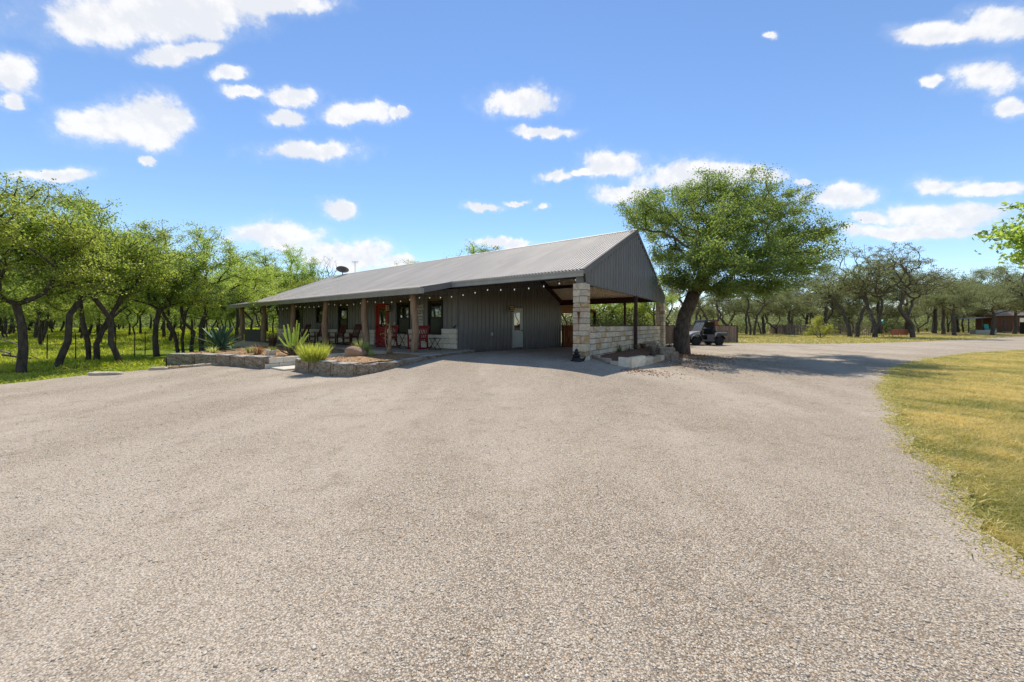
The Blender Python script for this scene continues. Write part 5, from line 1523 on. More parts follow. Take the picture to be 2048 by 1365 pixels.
tuft('grass_clump', 'pale green clump of arching grass behind the tan boulder', onbed(724, 711), 460, 0.66, 0.66, 0.008, 'grass_tuft', 6, arch=0.5)
tuft('grass_clump', 'small green tuft right beside the tan boulder', onbed(743, 713), 60, 0.30, 0.18, 0.007, 'oak_leaf_bright', 7)
# feathery broom bush
rng = random.Random(9)
loc = onbed(628, 724)
o = empty('broom_bush', loc); tag(o, 'round feathery yellow-green bush above the block wall', 'bush')
rngn = np.random.default_rng(9); C = []; V = []; F = []; T = []
for k in range(1500):
    a = rngn.uniform(0, 2 * PI); r0 = 0.30 * math.sqrt(rngn.random()); f0 = rngn.uniform(0.0, 0.6)
    d = np.array([math.cos(a) * r0 * 1.9, math.sin(a) * r0 * 1.9, rngn.uniform(0.75, 1.2)]); d /= np.linalg.norm(d)
    L = rngn.uniform(0.2, 0.46) * (1.3 if k % 9 == 0 else 1.0); p0 = np.array([math.cos(a) * r0, math.sin(a) * r0, 0.02 + 0.25 * f0]); p1 = p0 + d * L + rngn.normal(0, 0.03, 3)
    n_ = np.cross(d, rngn.normal(0, 1, 3)); n_ /= np.linalg.norm(n_); ww = rngn.uniform(0.004, 0.008); tt = rngn.random(); b0 = len(V)
    V += [p0 - n_ * ww, p0 + n_ * ww, p1 + n_ * 0.002, p1 - n_ * 0.002]; F.append((b0, b0 + 1, b0 + 2, b0 + 3)); T += [tt] * 4
fo = addobj('foliage', np_mesh('foliage', V, F, 'shrub_bright', T), o); fo['kind'] = 'stuff'
mb = MB()
for k in range(9):
    a = k * 0.7; mb.tube([(0, 0, 0), (0.2 * math.cos(a), 0.2 * math.sin(a), 0.2), (0.4 * math.cos(a), 0.4 * math.sin(a), 0.35)], [0.012, 0.008, 0.004], 4)
mb.build('stems', 'stalk_tan', o)
# cholla
loc = onbed(588, 710)
o = empty('cholla_cactus', loc); tag(o, 'tall branching bright green cholla cactus in the bed', 'cactus')
rn = random.Random(15)
MB().tube([(0, 0, -0.05), (0.02, 0, 0.18), (0, 0, 0.36)], [0.09, 0.08, 0.06], 7).build('stem', 'cholla_base', o, True)
for k in range(17):
    a = k * 2.4 + rn.uniform(-.3, .3); el_ = rn.uniform(0.15, 1.0) if k % 3 else rn.uniform(0.9, 1.35)
    L1 = rn.uniform(0.25, 0.45); L2 = rn.uniform(0.3, 0.62) * (1.25 if el_ > 0.85 else 0.8)
    p0 = Vector((0, 0, rn.uniform(0.12, 0.34))); d1 = Vector((math.cos(a) * math.cos(el_), math.sin(a) * math.cos(el_), math.sin(el_) * 0.7))
    p1 = p0 + d1 * L1; d2 = (d1 * 0.45 + Vector((0, 0, 0.9 if k % 4 else 0.3))).normalized(); p2 = p1 + d2 * L2 * 0.5; p3 = p1 + d2 * L2
    mb = MB().tube([p0, p0.lerp(p1, .5) + Vector((0, 0, -.02)), p1, p1.lerp(p2, .5), p2, p2.lerp(p3, .6), p3], [0.020, 0.021, 0.026, 0.027, 0.028, 0.025, 0.012], 8)
    # tubercles
    for q in range(26):
        f = rn.random(); c = p1.lerp(p3, f) if f > .2 else p0.lerp(p1, f * 5)
        dv = Vector((rn.gauss(0, 1), rn.gauss(0, 1), rn.gauss(0, .6))).normalized()
        mb.tube([c + dv * 0.018, c + dv * 0.042], [0.009, 0.002], 3)
    mb.build('branch', 'cholla_green', o)
for k in range(26):     # dead lower joints
    a = rn.uniform(0, 6.28); rr = rn.uniform(0.1, 0.5)
    mb = MB().tube([(rr * 0.4 * math.cos(a), rr * 0.4 * math.sin(a), 0.02), (rr * math.cos(a), rr * math.sin(a), rn.uniform(0.1, 0.34)), (rr * 1.25 * math.cos(a + .3), rr * 1.25 * math.sin(a + .3), rn.uniform(0.15, 0.45))], [0.022, 0.026, 0.012], 6)
    mb.build('dead_joint', 'cholla_base', o)
# dried brown shrub by the log post
tuft('dried_shrub', 'dried brown drooping shrub against a log post', onbed(546, 693), 130, 1.0, 0.62, 0.016, 'brown_brush', 21, 'shrub', arch=0.75)
# dried flower stalk plant before the porch
loc = onbed(775, 706, .38)
o = empty('dried_stalk', loc); tag(o, 'tan dried cactus stalk with a few curled leaves before the porch', 'plant')
rn = random.Random(33)
for k in range(5):
    mb = MB(); pts = [Vector((rn.uniform(-.08, .08), rn.uniform(-.08, .08), 0))]
    for j in range(6): pts.append(pts[-1] + Vector((rn.uniform(-.05, .05), rn.uniform(-.05, .05), (0.16, 0.2, 0.13, 0.11, 0.17)[k])))
    mb.tube(pts, [0.06, 0.055, 0.05, 0.045, 0.04, 0.03, 0.012] if k < 2 else [0.025, 0.022, 0.02, 0.018, 0.014, 0.01, 0.006], 7)
    for q in range(4):
        c = pts[rn.randrange(2, 6)]; dv = Vector((rn.gauss(0, 1), rn.gauss(0, 1), rn.uniform(0.2, 1.2))).normalized()
        mb.tube([c, c + dv * 0.10, c + dv * 0.16 + Vector((0, 0, 0.08))], [0.012, 0.009, 0.004], 4)
    mb.build('stalk', 'stalk_tan', o, True)
for k in range(26):
    c = Vector((rn.gauss(0, .16), rn.gauss(0, .1), rn.uniform(0.85, 1.22) if k < 20 else rn.uniform(.3, .8)))
    u = Vector((rn.gauss(0, 1), rn.gauss(0, 1), rn.gauss(0.4, 1))).normalized() * 0.055; w_ = u.cross(Vector((rn.gauss(0, 1), rn.gauss(0, 1), 1))).normalized() * 0.022
    MB().add([c - u, c + w_, c + u, c - w_], [(0, 1, 2, 3)]).build('leaf', 'stalk_tan' if k % 2 else 'cholla_green', o)
# boulder and two standing stones
def rock(name, label, loc, size, m, seed, rz=0):
    rn = random.Random(seed); bm = bmesh.new(); bmesh.ops.create_icosphere(bm, subdivisions=3, radius=0.5)
    ph = [rn.uniform(0, 6) for _ in range(6)]
    for v in bm.verts:
        c = v.co; n = 0.10 * math.sin(c.x * 5 + ph[0]) * math.sin(c.y * 6 + ph[1]) + 0.07 * math.sin(c.z * 9 + ph[2] + c.x * 4) + 0.03 * math.sin(c.x * 17 + ph[3]) * math.sin(c.y * 15 + ph[4])
        v.co = c * (1 + n); v.co.z = max(v.co.z, -0.3)
        v.co = Vector((v.co.x * size[0], v.co.y * size[1], v.co.z * size[2]))
    me = bpy.data.meshes.new(name); bm.to_mesh(me); bm.free(); me.materials.append(MATS[m])
    me.polygons.foreach_set('use_smooth', [True] * len(me.polygons))
    o = addobj(name, me, None, loc, (0, 0, rz)); tag(o, label, 'rock'); return o
p = onbed(711, 713); rock('boulder', 'smooth tan boulder in front of the pale grass clump', (p[0], p[1], p[2] + 0.12), (0.72, 0.5, 0.52), 'boulder_tan', 2, 0.2)
for k, px in enumerate((537, 547)):
    p = onbed(px, 711.5); s = addobj('edging_stone', CHUNKS[k], None, (p[0], p[1], p[2] + 0.10), (0.1, 0.05, 0.4 * k), (0.15, 0.12, 0.24 - 0.03 * k))
    tag(s, ('taller' if k == 0 else 'shorter') + ' of the two little upright stones in the bed', 'rock')
# loose flat stones along the lawn edge
for k, (px, py, L, lab) in enumerate(((197, 751.5, 0.42, 'flat pale stone along the gravel edge under the oaks'), (224, 751, 0.44, 'second flat pale stone of the lawn edge, next to the thin stake side'), (318, 741, 0.40, 'small flat stone at the gravel edge by the metal stake'))):
    p = G(px, py); s = addobj('edging_stone', CHUNKS[k + 2], None, (p.x, p.y, 0.05), (0.05, 0.02, 0.25 * k), (L, 0.2, 0.10)); tag(s, lab, 'rock')
def ribbon_edge():      # thin stone edging from the stake to the block wall
    o = empty('lawn_edging', tuple(G(380, 735))); tag(o, 'thin weathered stone edging between the lawn strip and the gravel', 'edging')
    rn = random.Random(6); b0 = G(380, 735)
    P_ = [G(336, 740), G(360, 737.5), G(385, 735.5), G(410, 733.5), G(436, 731.5)]
    for p, q in zip(P_[:-1], P_[1:]):
        c = (p + q) / 2 - b0; d = q - p
        addobj('stone', rn.choice(CHUNKS), o, (c.x, c.y, 0.04), (0, rn.uniform(-.04, .04), math.atan2(d.y, d.x)), (d.length * 0.97, 0.14, 0.12))
ribbon_edge()
def stake(px, py, h, lab, group=None, name='fence_post'):
    p = G(px, py); g0 = gz1(p.x, p.y)
    o = MB().tube([(0, 0, -0.2), (0.01, 0, h * 0.5), (0, 0.01, h)], [0.018, 0.018, 0.016], 5).build(name, 'black_iron', None, loc=(p.x, p.y, g0)); tag(o, lab, 'post', group)
    return p
stake(332, 737, 0.35, 'short thin metal stake in the grass by the end of the block wall', name='metal_stake')
fp = [stake(px, py, h, 'thin dark metal fence post under the oaks', 'wire fence posts under the oaks') for px, py, h in ((94, 723, 1.1), (151, 720, 1.15), (198, 718.5, 1.2), (231, 717.5, 1.2), (269, 716, 1.2), (290, 714.5, 1.2), (356, 712, 1.15), (382, 710, 1.15))]
o = empty('fence_wire', tuple(fp[0])); tag(o, 'thin sagging fence wires strung between the dark metal posts', 'fence')
for z in (0.45, 0.8, 1.08):
    MB().tube([p - fp[0] + Vector((0, 0, z + gz1(p.x, p.y))) for p in fp], 0.004, 3).build('wire', 'black_iron', o)
# fallen limbs at the foot of the first oak
rn = random.Random(41)
for k, (px, py, dx, dz, lab) in enumerate(((0, 716, 1.5, 0.35, 'grey fallen limb propped beside the stout oak trunk'), (12, 705, 1.9, 0.8, 'pale dead bough leaning up behind the stout oak trunk'), (48, 722, 1.3, 0.12, 'dark fallen branch in the grass by the stout oak'))):
    p = G(px, py); mb = MB(); pts = [Vector((-dx, 0.3, 0.1 + dz)), Vector((-dx * .4, 0.1, 0.08 + dz * .7)), Vector((dx * .2, 0, 0.06 + dz * .4)), Vector((dx * .7, -.1, 0.03))]
    mb.tube(pts, [0.05, 0.045, 0.035, 0.015], 6)
    for q in range(4):
        c = pts[q % 3].lerp(pts[q % 3 + 1], rn.random()); mb.tube([c, c + Vector((rn.uniform(-.5, .5), rn.uniform(-.4, .4), rn.uniform(.05, .4)))], [0.02, 0.006], 4)
    tag(mb.build('fallen_limb', 'deadwood' if k < 2 else 'bark', None, True, loc=(p.x, p.y, gz1(p.x, p.y))), lab, 'branch')
# prickly pears and small plants in the mulch bed
def pear(loc, n, s, seed, lab):
    rn = random.Random(seed); o = empty('prickly_pear', loc); tag(o, lab, 'cactus')
    pm = MB(); bm = bmesh.new(); bmesh.ops.create_icosphere(bm, subdivisions=2, radius=0.5)
    for v in bm.verts: v.co = Vector((v.co.x * 0.8 * (1 + 0.25 * v.co.z), v.co.y * 0.18, v.co.z + 0.48))
    me = bpy.data.meshes.new('pad'); bm.to_mesh(me); bm.free(); me.materials.append(MATS['cactus_pad']); me.polygons.foreach_set('use_smooth', [True] * len(me.polygons))
    for k in range(n):
        q = s * rn.uniform(0.75, 1.15); up = rn.random() < 0.35
        addobj('pad', me, o, (rn.uniform(-.22, .22), rn.uniform(-.12, .12), (0.16 if up else 0.0) * s / 0.2), (rn.uniform(-.4, .4), rn.uniform(-.6, .6), rn.uniform(0, 3.1)), (q, q, q))
for (px, py, n, s, lab) in ((1216, 703, 3, 0.24, 'prickly pear with one upright pad nearest the front pillar'), (1236, 706, 5, 0.20, 'low prickly pear clump in the middle of the mulch bed'), (1245, 701, 3, 0.18, 'prickly pear growing against the stone wall under the bare twig'), (1262, 702, 3, 0.16, 'small prickly pear by the iron post'), (1283, 700, 3, 0.13, 'tiny prickly pear behind the stepped blocks')):
    p = G(px, py, .42); pear((p.x, p.y, 0.40), n, s, int(px), lab)
def twig(px, py, h, m, lab, seed, name='twig_plant'):
    rn = random.Random(seed); p = G(px, py, .4); o = empty(name, (p.x, p.y, 0.38)); tag(o, lab, 'plant')
    mb = MB(); pts = [Vector((0, 0, 0))]
    for j in range(5): pts.append(pts[-1] + Vector((rn.uniform(-.01, .06), rn.uniform(-.03, .03), h / 5)))
    mb.tube(pts, [0.014, 0.013, 0.012, 0.010, 0.008, 0.004], 5)
    for q in range(4): c = pts[2 + q % 4]; mb.tube([c, c + Vector((rn.uniform(-.12, .12), rn.uniform(-.1, .1), rn.uniform(.06, .16)))], [0.007, 0.003], 4)
    mb.build('stem', m, o, True)
    for q in range(9):
        c = pts[2 + q % 4] + Vector((rn.gauss(0, .05), rn.gauss(0, .05), rn.uniform(0, .12))); u = Vector((rn.gauss(0, .3), rn.gauss(0, .3), 1)).normalized() * 0.05; w_ = u.cross(Vector((1, rn.gauss(0, 1), 0))).normalized() * 0.014
        MB().add([c - u, c + w_, c + u, c - w_], [(0, 1, 2, 3)]).build('leaf', 'cactus_pad', o)
twig(1249, 701, 0.56, 'cactus_pad', 'thin green pencil plant in front of the stone wall', 1)
twig(1311, 703, 0.42, 'deadwood', 'bare curved twig plant behind the stepped blocks', 2)
tuft('grass_clump', 'dark green clump at the foot of the far carport pillar', tuple(G(1329, 704, .25)), 60, 0.40, 0.25, 0.012, 'oak_leaf', 31)
tuft('dried_shrub', 'small reddish brown plant between the far pillar and the oak trunk', tuple(G(1339, 700, .2)), 60, 0.42, 0.26, 0.02, 'brown_brush', 32, 'shrub')
p = G(1290, 699, .4); o = empty('clay_pot', (p.x, p.y + 0.25, 0.38)); tag(o, 'small rust brown pot against the stone wall', 'pot')
MB().lathe([(0.09, 0.0), (0.13, 0.2), (0.13, 0.24), (0.115, 0.24), (0.10, 0.05)], 10).build('body', 'rust', o, True)
MB().lathe([(0.132, 0.215), (0.145, 0.22), (0.145, 0.25), (0.132, 0.25)], 10).build('rim', 'rust', o, True)
# leaf litter under the big oak and along the bed
rng = np.random.default_rng(17); N = 4200
X = np.concatenate([rng.normal(7.2, 1.1, N), rng.normal(5.6, 0.8, N // 5), rng.normal(3.4, .5, N // 12)]); Y = np.concatenate([rng.normal(15.8, 1.3, N), rng.normal(12.2, 0.8, N // 5), rng.normal(9.4, .25, N // 12)])
dx, dy = X - OX, Y - OY; aa = dx * UX + dy * UY
k = aa < -1.3; X, Y = X[k], Y[k]
blades('leaf_litter', X, Y, gz(X, Y) + 0.018, 0.022, 0.026, 'leaf_litter', 'brown fallen oak leaves round the big oak and the mulch bed', 'leaf litter', 6, 1.6)
rng = np.random.default_rng(18); N = 9000
X = np.array([]); Y = np.array([])
qa = rng.uniform(5.1, 17, N); qb = rng.uniform(-6, -1.2, N); k = in_poly(qa, qb, RB1) | in_poly(qa, qb, RB2); qa, qb = qa[k], qb[k]
X = OX + UX * qa + VX * qb; Y = OY + UY * qa + VY * qb
blades('bark_chips', X, Y, bed_z(0.36, 0.03)(X, Y), 0.02, 0.02, 'leaf_litter', 'coarse tan bark chips over the porch planting beds', 'mulch', 7, 1.6)

# ------------------------------------------------------------------ utility vehicle (front to -x)
def wheel(o, x, y, r=0.32, w=0.25):
    prof = [(r * 0.55, -w / 2), (r * 0.9, -w / 2), (r, -w / 2 + 0.05), (r, w / 2 - 0.05), (r * 0.9, w / 2), (r * 0.55, w / 2)]
    whl = MB().lathe([(r * 0.16, -w * 0.30), (r * 0.5, -w * 0.36), (r * 0.56, -w * 0.2), (r * 0.56, w * 0.3)], 14, axis='y').build('wheel', 'wheel_steel', o, True, loc=(x, y, r))
    ty = MB().lathe(prof, 20, axis='y')
    for k in range(20):
        a = 2 * PI * k / 20
        for s in (-1, 1):
            ty.bar((r * 0.99 * math.cos(a), s * 0.02, r * 0.99 * math.sin(a)), (r * 0.97 * math.cos(a + 0.1), s * w * 0.46, r * 0.97 * math.sin(a + 0.1)), 0.035, 0.05)
    ty.build('tyre', 'rubber', whl)
    for k in range(6):
        a = k * PI / 3; MB().lathe([(0.012, -w * 0.40), (0.012, -w * 0.33)], 5, c=(r * 0.3 * math.cos(a), 0, r * 0.3 * math.sin(a)), axis='y').build('lug', 'paint_silver', whl)
ub = G(1418, 691.3)
utv = empty('utility_vehicle', (ub.x, ub.y + 0.62, 0.0), R(4))
tag(utv, 'silver and black two-seat utility vehicle parked behind the big oak', 'utility vehicle')
XF, XR = -1.02, 0.72; YS = 0.60
for x in (XF, XR):
    for y in (-YS, YS): wheel(utv, x, y)
ch_ = MB().box((-1.25, -0.42, 0.30), (1.15, 0.42, 0.42)).box((-1.38, -0.35, 0.36), (-1.22, 0.35, 0.62))
for x in (XF, XR): ch_.tube([(x, -0.6, 0.32), (x, 0.6, 0.32)], 0.04, 6); ch_.bar((x, -0.42, 0.6), (x, -0.55, 0.34), 0.06); ch_.bar((x, 0.42, 0.6), (x, 0.55, 0.34), 0.06)
ch_.build('chassis', 'plastic_black', utv)
# hood: sloping nose
hd = MB()
prof = [(-1.50, 0.62), (-1.44, 0.78), (-1.18, 0.92), (-0.62, 1.04), (-0.58, 0.80), (-0.60, 0.60)]
V = []; n = len(prof)
for (x, z) in prof: V += [(x, -0.46 - 0.10 * (x + 1.5), z), (x, 0.46 + 0.10 * (x + 1.5), z)]
F = [(2 * i, 2 * i + 1, 2 * ((i + 1) % n) + 1, 2 * ((i + 1) % n)) for i in range(n)] + [tuple(2 * i for i in range(n)), tuple(2 * i + 1 for i in range(n))[::-1]]
hd.add(V, F); hd.build('hood', 'paint_silver', utv)
MB().cbox((-1.54, -0.44, 0.55), (-1.47, 0.44, 0.72), 0.02).build('grille', 'plastic_black', utv)
for y in (-0.33, 0.33): MB().cbox((-1.53, y - 0.11, 0.73), (-1.44, y + 0.11, 0.80), 0.015).build('headlight', 'outlet_white', utv)
mb = MB().tube([(-1.56, -0.4, 0.4), (-1.62, -0.4, 0.6), (-1.62, 0.4, 0.6), (-1.56, 0.4, 0.4)], 0.03, 6).tube([(-1.60, -0.42, 0.48), (-1.60, 0.42, 0.48)], 0.025, 6)
mb.build('bumper', 'plastic_black', utv)
for y in (-1, 1):
    for x, m_, r_ in ((XF, 'paint_grey', 0.43), (XR, 'plastic_black', 0.41)):
        mb = MB(); pts = []
        for k in range(9):
            a = PI * (0.06 + 0.88 * k / 8); pts.append((x + r_ * math.cos(a), 0.36 + r_ * math.sin(a)))
        for p, q in zip(pts[:-1], pts[1:]): mb.bar((p[0], y * 0.60, p[1]), (q[0], y * 0.60, q[1]), 0.30, 0.035, up=(0, 0, 1) if abs(q[0] - p[0]) > abs(q[1] - p[1]) else (1, 0, 0))
        mb.build('fender', m_, utv)
    MB().cbox((-0.62, y * 0.66, 0.30), (0.36, y * 0.70, 0.42), 0.015).build('rocker_panel', 'paint_grey', utv)
    MB().cbox((-0.22, y * 0.645, 0.42), (0.34, y * 0.69, 0.80), 0.02).build('door', 'paint_grey', utv)
    MB().prism([(0.36, 0.55), (0.36, 0.92), (0.60, 0.98), (0.5, 0.80), (0.42, 0.6)], 'y', y * 0.60, y * 0.70).build('side_panel', 'paint_silver', utv)
MB().cbox((-0.60, -0.62, 0.36), (0.40, 0.62, 0.44), 0.01).build('floor', 'plastic_black', utv)
st = MB().cbox((-0.12, -0.58, 0.62), (0.36, 0.58, 0.78), 0.04); st.build('seat', 'plastic_black', utv)
MB().cbox((0.28, -0.58, 0.76), (0.42, 0.58, 1.28), 0.04).build('backrest', 'plastic_black', utv)
MB().cbox((-0.66, -0.60, 0.72), (-0.48, 0.60, 1.02), 0.04).build('dashboard', 'plastic_black', utv)
sw = MB(); 
pts = [(-0.30 + 0.08 * math.sin(k * PI / 6), -0.28 + 0.17 * math.cos(k * PI / 6), 1.02 + 0.15 * math.sin(k * PI / 6)) for k in range(13)]
sw.tube(pts, 0.016, 5, cap=False).tube([(-0.5, -0.28, 0.92), (-0.3, -0.28, 1.02)], 0.02, 5); sw.build('steering_wheel', 'plastic_black', utv)
bed = MB().box((0.40, -0.64, 0.72), (1.34, 0.64, 0.78)).box((0.40, -0.66, 0.74), (0.44, 0.66, 1.04)).box((1.30, -0.66, 0.74), (1.34, 0.66, 1.04))
bed.build('cargo_bed', 'plastic_black', utv)
for y in (-1, 1):
    MB().cbox((0.42, y * 0.64, 0.76), (1.33, y * 0.68, 1.03), 0.012).build('bed_side', 'paint_grey', utv)
    MB().cbox((0.46, y * 0.681, 0.90), (1.28, y * 0.692, 0.99), 0.004).build('side_stripe', 'paint_silver', utv)
    MB().box((0.40, y * 0.63, 1.035), (1.35, y * 0.69, 1.06)).build('bed_rail', 'plastic_black', utv)
    MB().tube([(-0.60, y * 0.60, 1.0), (-0.26, y * 0.56, 1.78), (0.38, y * 0.56, 1.82), (0.46, y * 0.60, 1.0)], 0.032, 6).build('cage_bar', 'plastic_black', utv)
    MB().cbox((1.33, y * 0.52, 0.80), (1.36, y * 0.64, 0.92), 0.008).build('tail_light', 'chair_red', utv)
MB().tube([(-0.26, -0.56, 1.78), (-0.26, 0.56, 1.78)], 0.03, 6).build('cage_bar', 'plastic_black', utv)
MB().tube([(0.38, -0.56, 1.82), (0.38, 0.56, 1.82)], 0.03, 6).build('cage_bar', 'plastic_black', utv)
MB().cbox((-0.34, -0.62, 1.80), (0.50, 0.62, 1.86), 0.025).build('roof', 'paint_grey', utv)
MB().add([(-0.64, -0.56, 1.04), (-0.64, 0.56, 1.04), (-0.29, 0.53, 1.76), (-0.29, -0.53, 1.76), (-0.63, -0.56, 1.04), (-0.63, 0.56, 1.04), (-0.28, 0.53, 1.76), (-0.28, -0.53, 1.76)], [(0, 1, 2, 3), (7, 6, 5, 4), (0, 4, 5, 1), (1, 5, 6, 2), (2, 6, 7, 3), (3, 7, 4, 0)]).build('windshield', 'windshield', utv)
MB().box((0.40, -0.52, 1.15), (0.412, 0.52, 1.70)).build('rear_net', 'gunny', utv)

# ------------------------------------------------------------------ board fence behind the vehicle
A, B = Vector((11.2, 26.3, 0)), Vector((19.3, 29.9, 0)); d = (B - A).normalized(); L = (B - A).length
o = empty('board_fence', tuple(A), math.atan2(d.y, d.x)); tag(o, 'brown upright board fence with dark top rail behind the utility vehicle', 'fence')
bd = MB().cbox((0, -0.012, 0.04), (0.135, 0.012, 1.42), 0.004).mesh('board', 'fence_wood')
x = 0.0; rn = random.Random(2)
while x < L - 0.1:
    addobj('board', bd, o, (x, rn.uniform(-.006, .006), rn.uniform(-.01, .01)), (0, rn.uniform(-.006, .006), 0)); x += 0.15
MB().box((-0.05, -0.05, 1.42), (L + 0.04, 0.05, 1.475)).build('top_rail', 'frame_dark', o)
MB().box((-0.05, 0.015, 0.35), (L, 0.06, 0.43)).build('rail', 'frame_dark', o)
for x in (0.0, L / 3, 2 * L / 3, L): MB().box((x - 0.05, -0.06, 0), (x + 0.05, 0.06, 1.47)).build('fence_post', 'frame_dark', o)
# link from the carport pillar
A2, B2 = W(0.05, 11.5, 0), Vector((11.1, 26.2, 0)); d2 = (B2 - A2).normalized(); L2 = (B2 - A2).length
o = empty('board_fence', tuple(A2), math.atan2(d2.y, d2.x)); tag(o, 'brown board fence running back from the far carport pillar', 'fence')
x = 0.0
while x < L2 - 0.1:
    addobj('board', bd, o, (x, rn.uniform(-.006, .006), rn.uniform(-.01, .01)), (0, rn.uniform(-.006, .006), 0)); x += 0.15
MB().box((-0.05, -0.05, 1.42), (L2, 0.05, 1.475)).build('top_rail', 'frame_dark', o)
MB().box((0, 0.015, 0.35), (L2, 0.06, 0.43)).build('rail', 'frame_dark', o)
# brown pier beyond
X, Y = by(1429, 34)
o = empty('brick_pier', (X, Y, 0), 0.3); tag(o, 'brown brick pier showing above the board fence behind the vehicle', 'pier')
MB().cbox((-0.25, -0.25, 0), (0.25, 0.25, 1.9), 0.02).build('shaft', 'gate_wood', o)
MB().cbox((-0.30, -0.30, 1.9), (0.30, 0.30, 1.98), 0.015).build('cap', 'frame_dark', o)

# rustic picket fences
def pickets(label, p, q, h, gap, w, m, rails, seed, hv=0.12, posts=()):
    rn = random.Random(seed); d = (q - p); L = d.length; d /= L
    o = empty('picket_fence', tuple(p), math.atan2(d.y, d.x)); tag(o, label, 'fence')
    pk = [MB().tube([(0, 0, -0.1), (rn.uniform(-.03, .03), 0, h * 0.5), (rn.uniform(-.03, .03), 0.01, h)], [w / 2, w / 2, w * 0.4], 5).mesh('picket', m) for _ in range(4)]
    x = 0
    while x < L:
        addobj('picket', rn.choice(pk), o, (x, rn.uniform(-.02, .02), 0), (0, rn.uniform(-.05, .05), 0), (rn.uniform(.8, 1.3), 1, 1 + rn.uniform(-hv, hv))); x += gap * rn.uniform(0.85, 1.15)
    for z in rails: MB().box((0, 0.05, z), (L, 0.10, z + 0.07)).build('rail', m, o)
    return o
pickets('weathered picket fence of split cedar, lower left section by the mown verge', G(1540, 667), G(1582, 669.5), 1.55, 0.12, 0.10, 'fence_grey', (0.4, 1.2), 1)
pickets('brown split picket fence section behind the bright green shrub', G(1574, 670.5), G(1650, 671.5), 1.62, 0.125, 0.11, 'fence_grey', (0.4, 1.25), 2)
pickets('open rustic fence of thin sticks among the oak trunks', G(1652, 671), G(1742, 672.5), 1.75, 0.20, 0.07, 'fence_grey', (0.5, 1.0, 1.6), 3)
pickets('far rustic stick fence behind the orange bench', G(1745, 666), G(1812, 666), 2.0, 0.17, 0.07, 'fence_grey', (0.6, 1.6), 4)

# bright shrub on the verge
p = G(1640, 676)
rngn = np.random.default_rng(44)
sd = make_tree_data(91, [[(0, 0, -0.1), (0.05, 0, 0.4), (0, 0, 0.7)], [(0, 0, -0.1), (0.7, 0, 0.5)], [(0, 0, -.1), (-0.8, 0.1, 0.6)]], [((-0.6, 0, 1.5), (0.8, 0.7, 0.9), 1), ((0.9, 0.1, 1.1), (0.9, 0.7, 0.7), 1), ((-1.2, 0, 0.6), (0.5, 0.5, 0.4), .4), ((-0.2, 0, 2.2), (0.35, 0.4, 0.5), .4)], 130, 0.05, 'shrub_bright', 'bark_grey', 42, 0.085, 0.15, tip=0.006)
o = empty('verge_shrub', (p.x, p.y, 0)); o.scale = (1.0, 1.0, 1.0); tag(o, 'bright yellow-green shrub in front of the picket fence', 'shrub')
addobj('stems', sd[0], o); addobj('crown', sd[1], o)

# orange glider bench
p = G(1790, 675.5)
o = empty('garden_bench', (p.x, p.y, 0), R(184)); tag(o, 'weathered orange metal double bench on the verge between oaks', 'bench')
for s in (-1, 1):
    MB().cbox((s * 0.58 - 0.54, 0.32, 0.42), (s * 0.58 + 0.54, 0.38, 1.10), 0.06).build('backrest', 'orange_rust', o, rot=(R(-12), 0, 0))
    MB().cbox((s * 0.58 - 0.54, -0.25, 0.38), (s * 0.58 + 0.54, 0.30, 0.44), 0.03).build('seat', 'orange_rust', o)
for x in (-1.15, 0.0, 1.15):
    MB().tube([(x, -0.28, 0.05), (x, -0.28, 0.62), (x, 0.30, 0.66)], 0.025, 6).build('arm', 'orange_rust', o)
    MB().tube([(x, 0.35, 0.05), (x, 0.28, 0.45)], 0.025, 6).build('leg', 'orange_rust', o)
for y in (-0.28, 0.35): MB().tube([(-1.15, y, 0.05), (1.15, y, 0.05)], 0.025, 6).build('skid', 'rust', o)
# turquoise birdhouse on a pole
p = G(1764, 673)
o = empty('birdhouse', (p.x, p.y, 0)); tag(o, 'turquoise birdhouse on a thin pole among the oaks', 'birdhouse')
MB().tube([(0, 0, 0), (0, 0, 1.75)], 0.035, 6).build('pole', 'rust', o)
MB().prism([(-0.16, 1.72), (0.16, 1.72), (0.16, 2.02), (0, 2.18), (-0.16, 2.02)], 'y', -0.14, 0.14).build('box', 'turquoise', o)
MB().bar((-0.24, 0, 1.97), (0.02, 0, 2.22), 0.40, 0.02, up=(0, 0, 1)).build('roof_board', 'turquoise', o); MB().bar((0.24, 0, 1.97), (-0.0, 0, 2.21), 0.40, 0.02, up=(0, 0, 1)).build('roof_board', 'turquoise', o)
# stone trough
p = G(1966, 668.3)
o = empty('stone_trough', (p.x, p.y, 0), R(-6)); tag(o, 'long pale grey stone trough on the grass', 'trough')
w, l, h = 0.42, 1.55, 0.66
mb = MB().box((-l, -w, 0), (l, -w + 0.12, h)).box((-l, w - 0.12, 0), (l, w, h)).box((-l, -w + 0.12, 0), (-l + 0.14, w - 0.12, h - 0.003)).box((l - 0.14, -w + 0.12, 0), (l, w - 0.12, h - 0.003)).box((-l + 0.14, -w + 0.12, 0), (l - 0.14, w - 0.12, 0.3))
mb.build('basin', 'trough_stone', o)
MB().cbox((-l - 0.05, -w - 0.05, h - 0.1), (-l + 0.2, w + 0.05, h + 0.03), 0.02).build('end_cap', 'trough_stone', o)
MB().cbox((l - 0.2, -w - 0.05, h - 0.1), (l + 0.05, w + 0.05, h + 0.03), 0.02).build('end_cap', 'trough_stone', o)
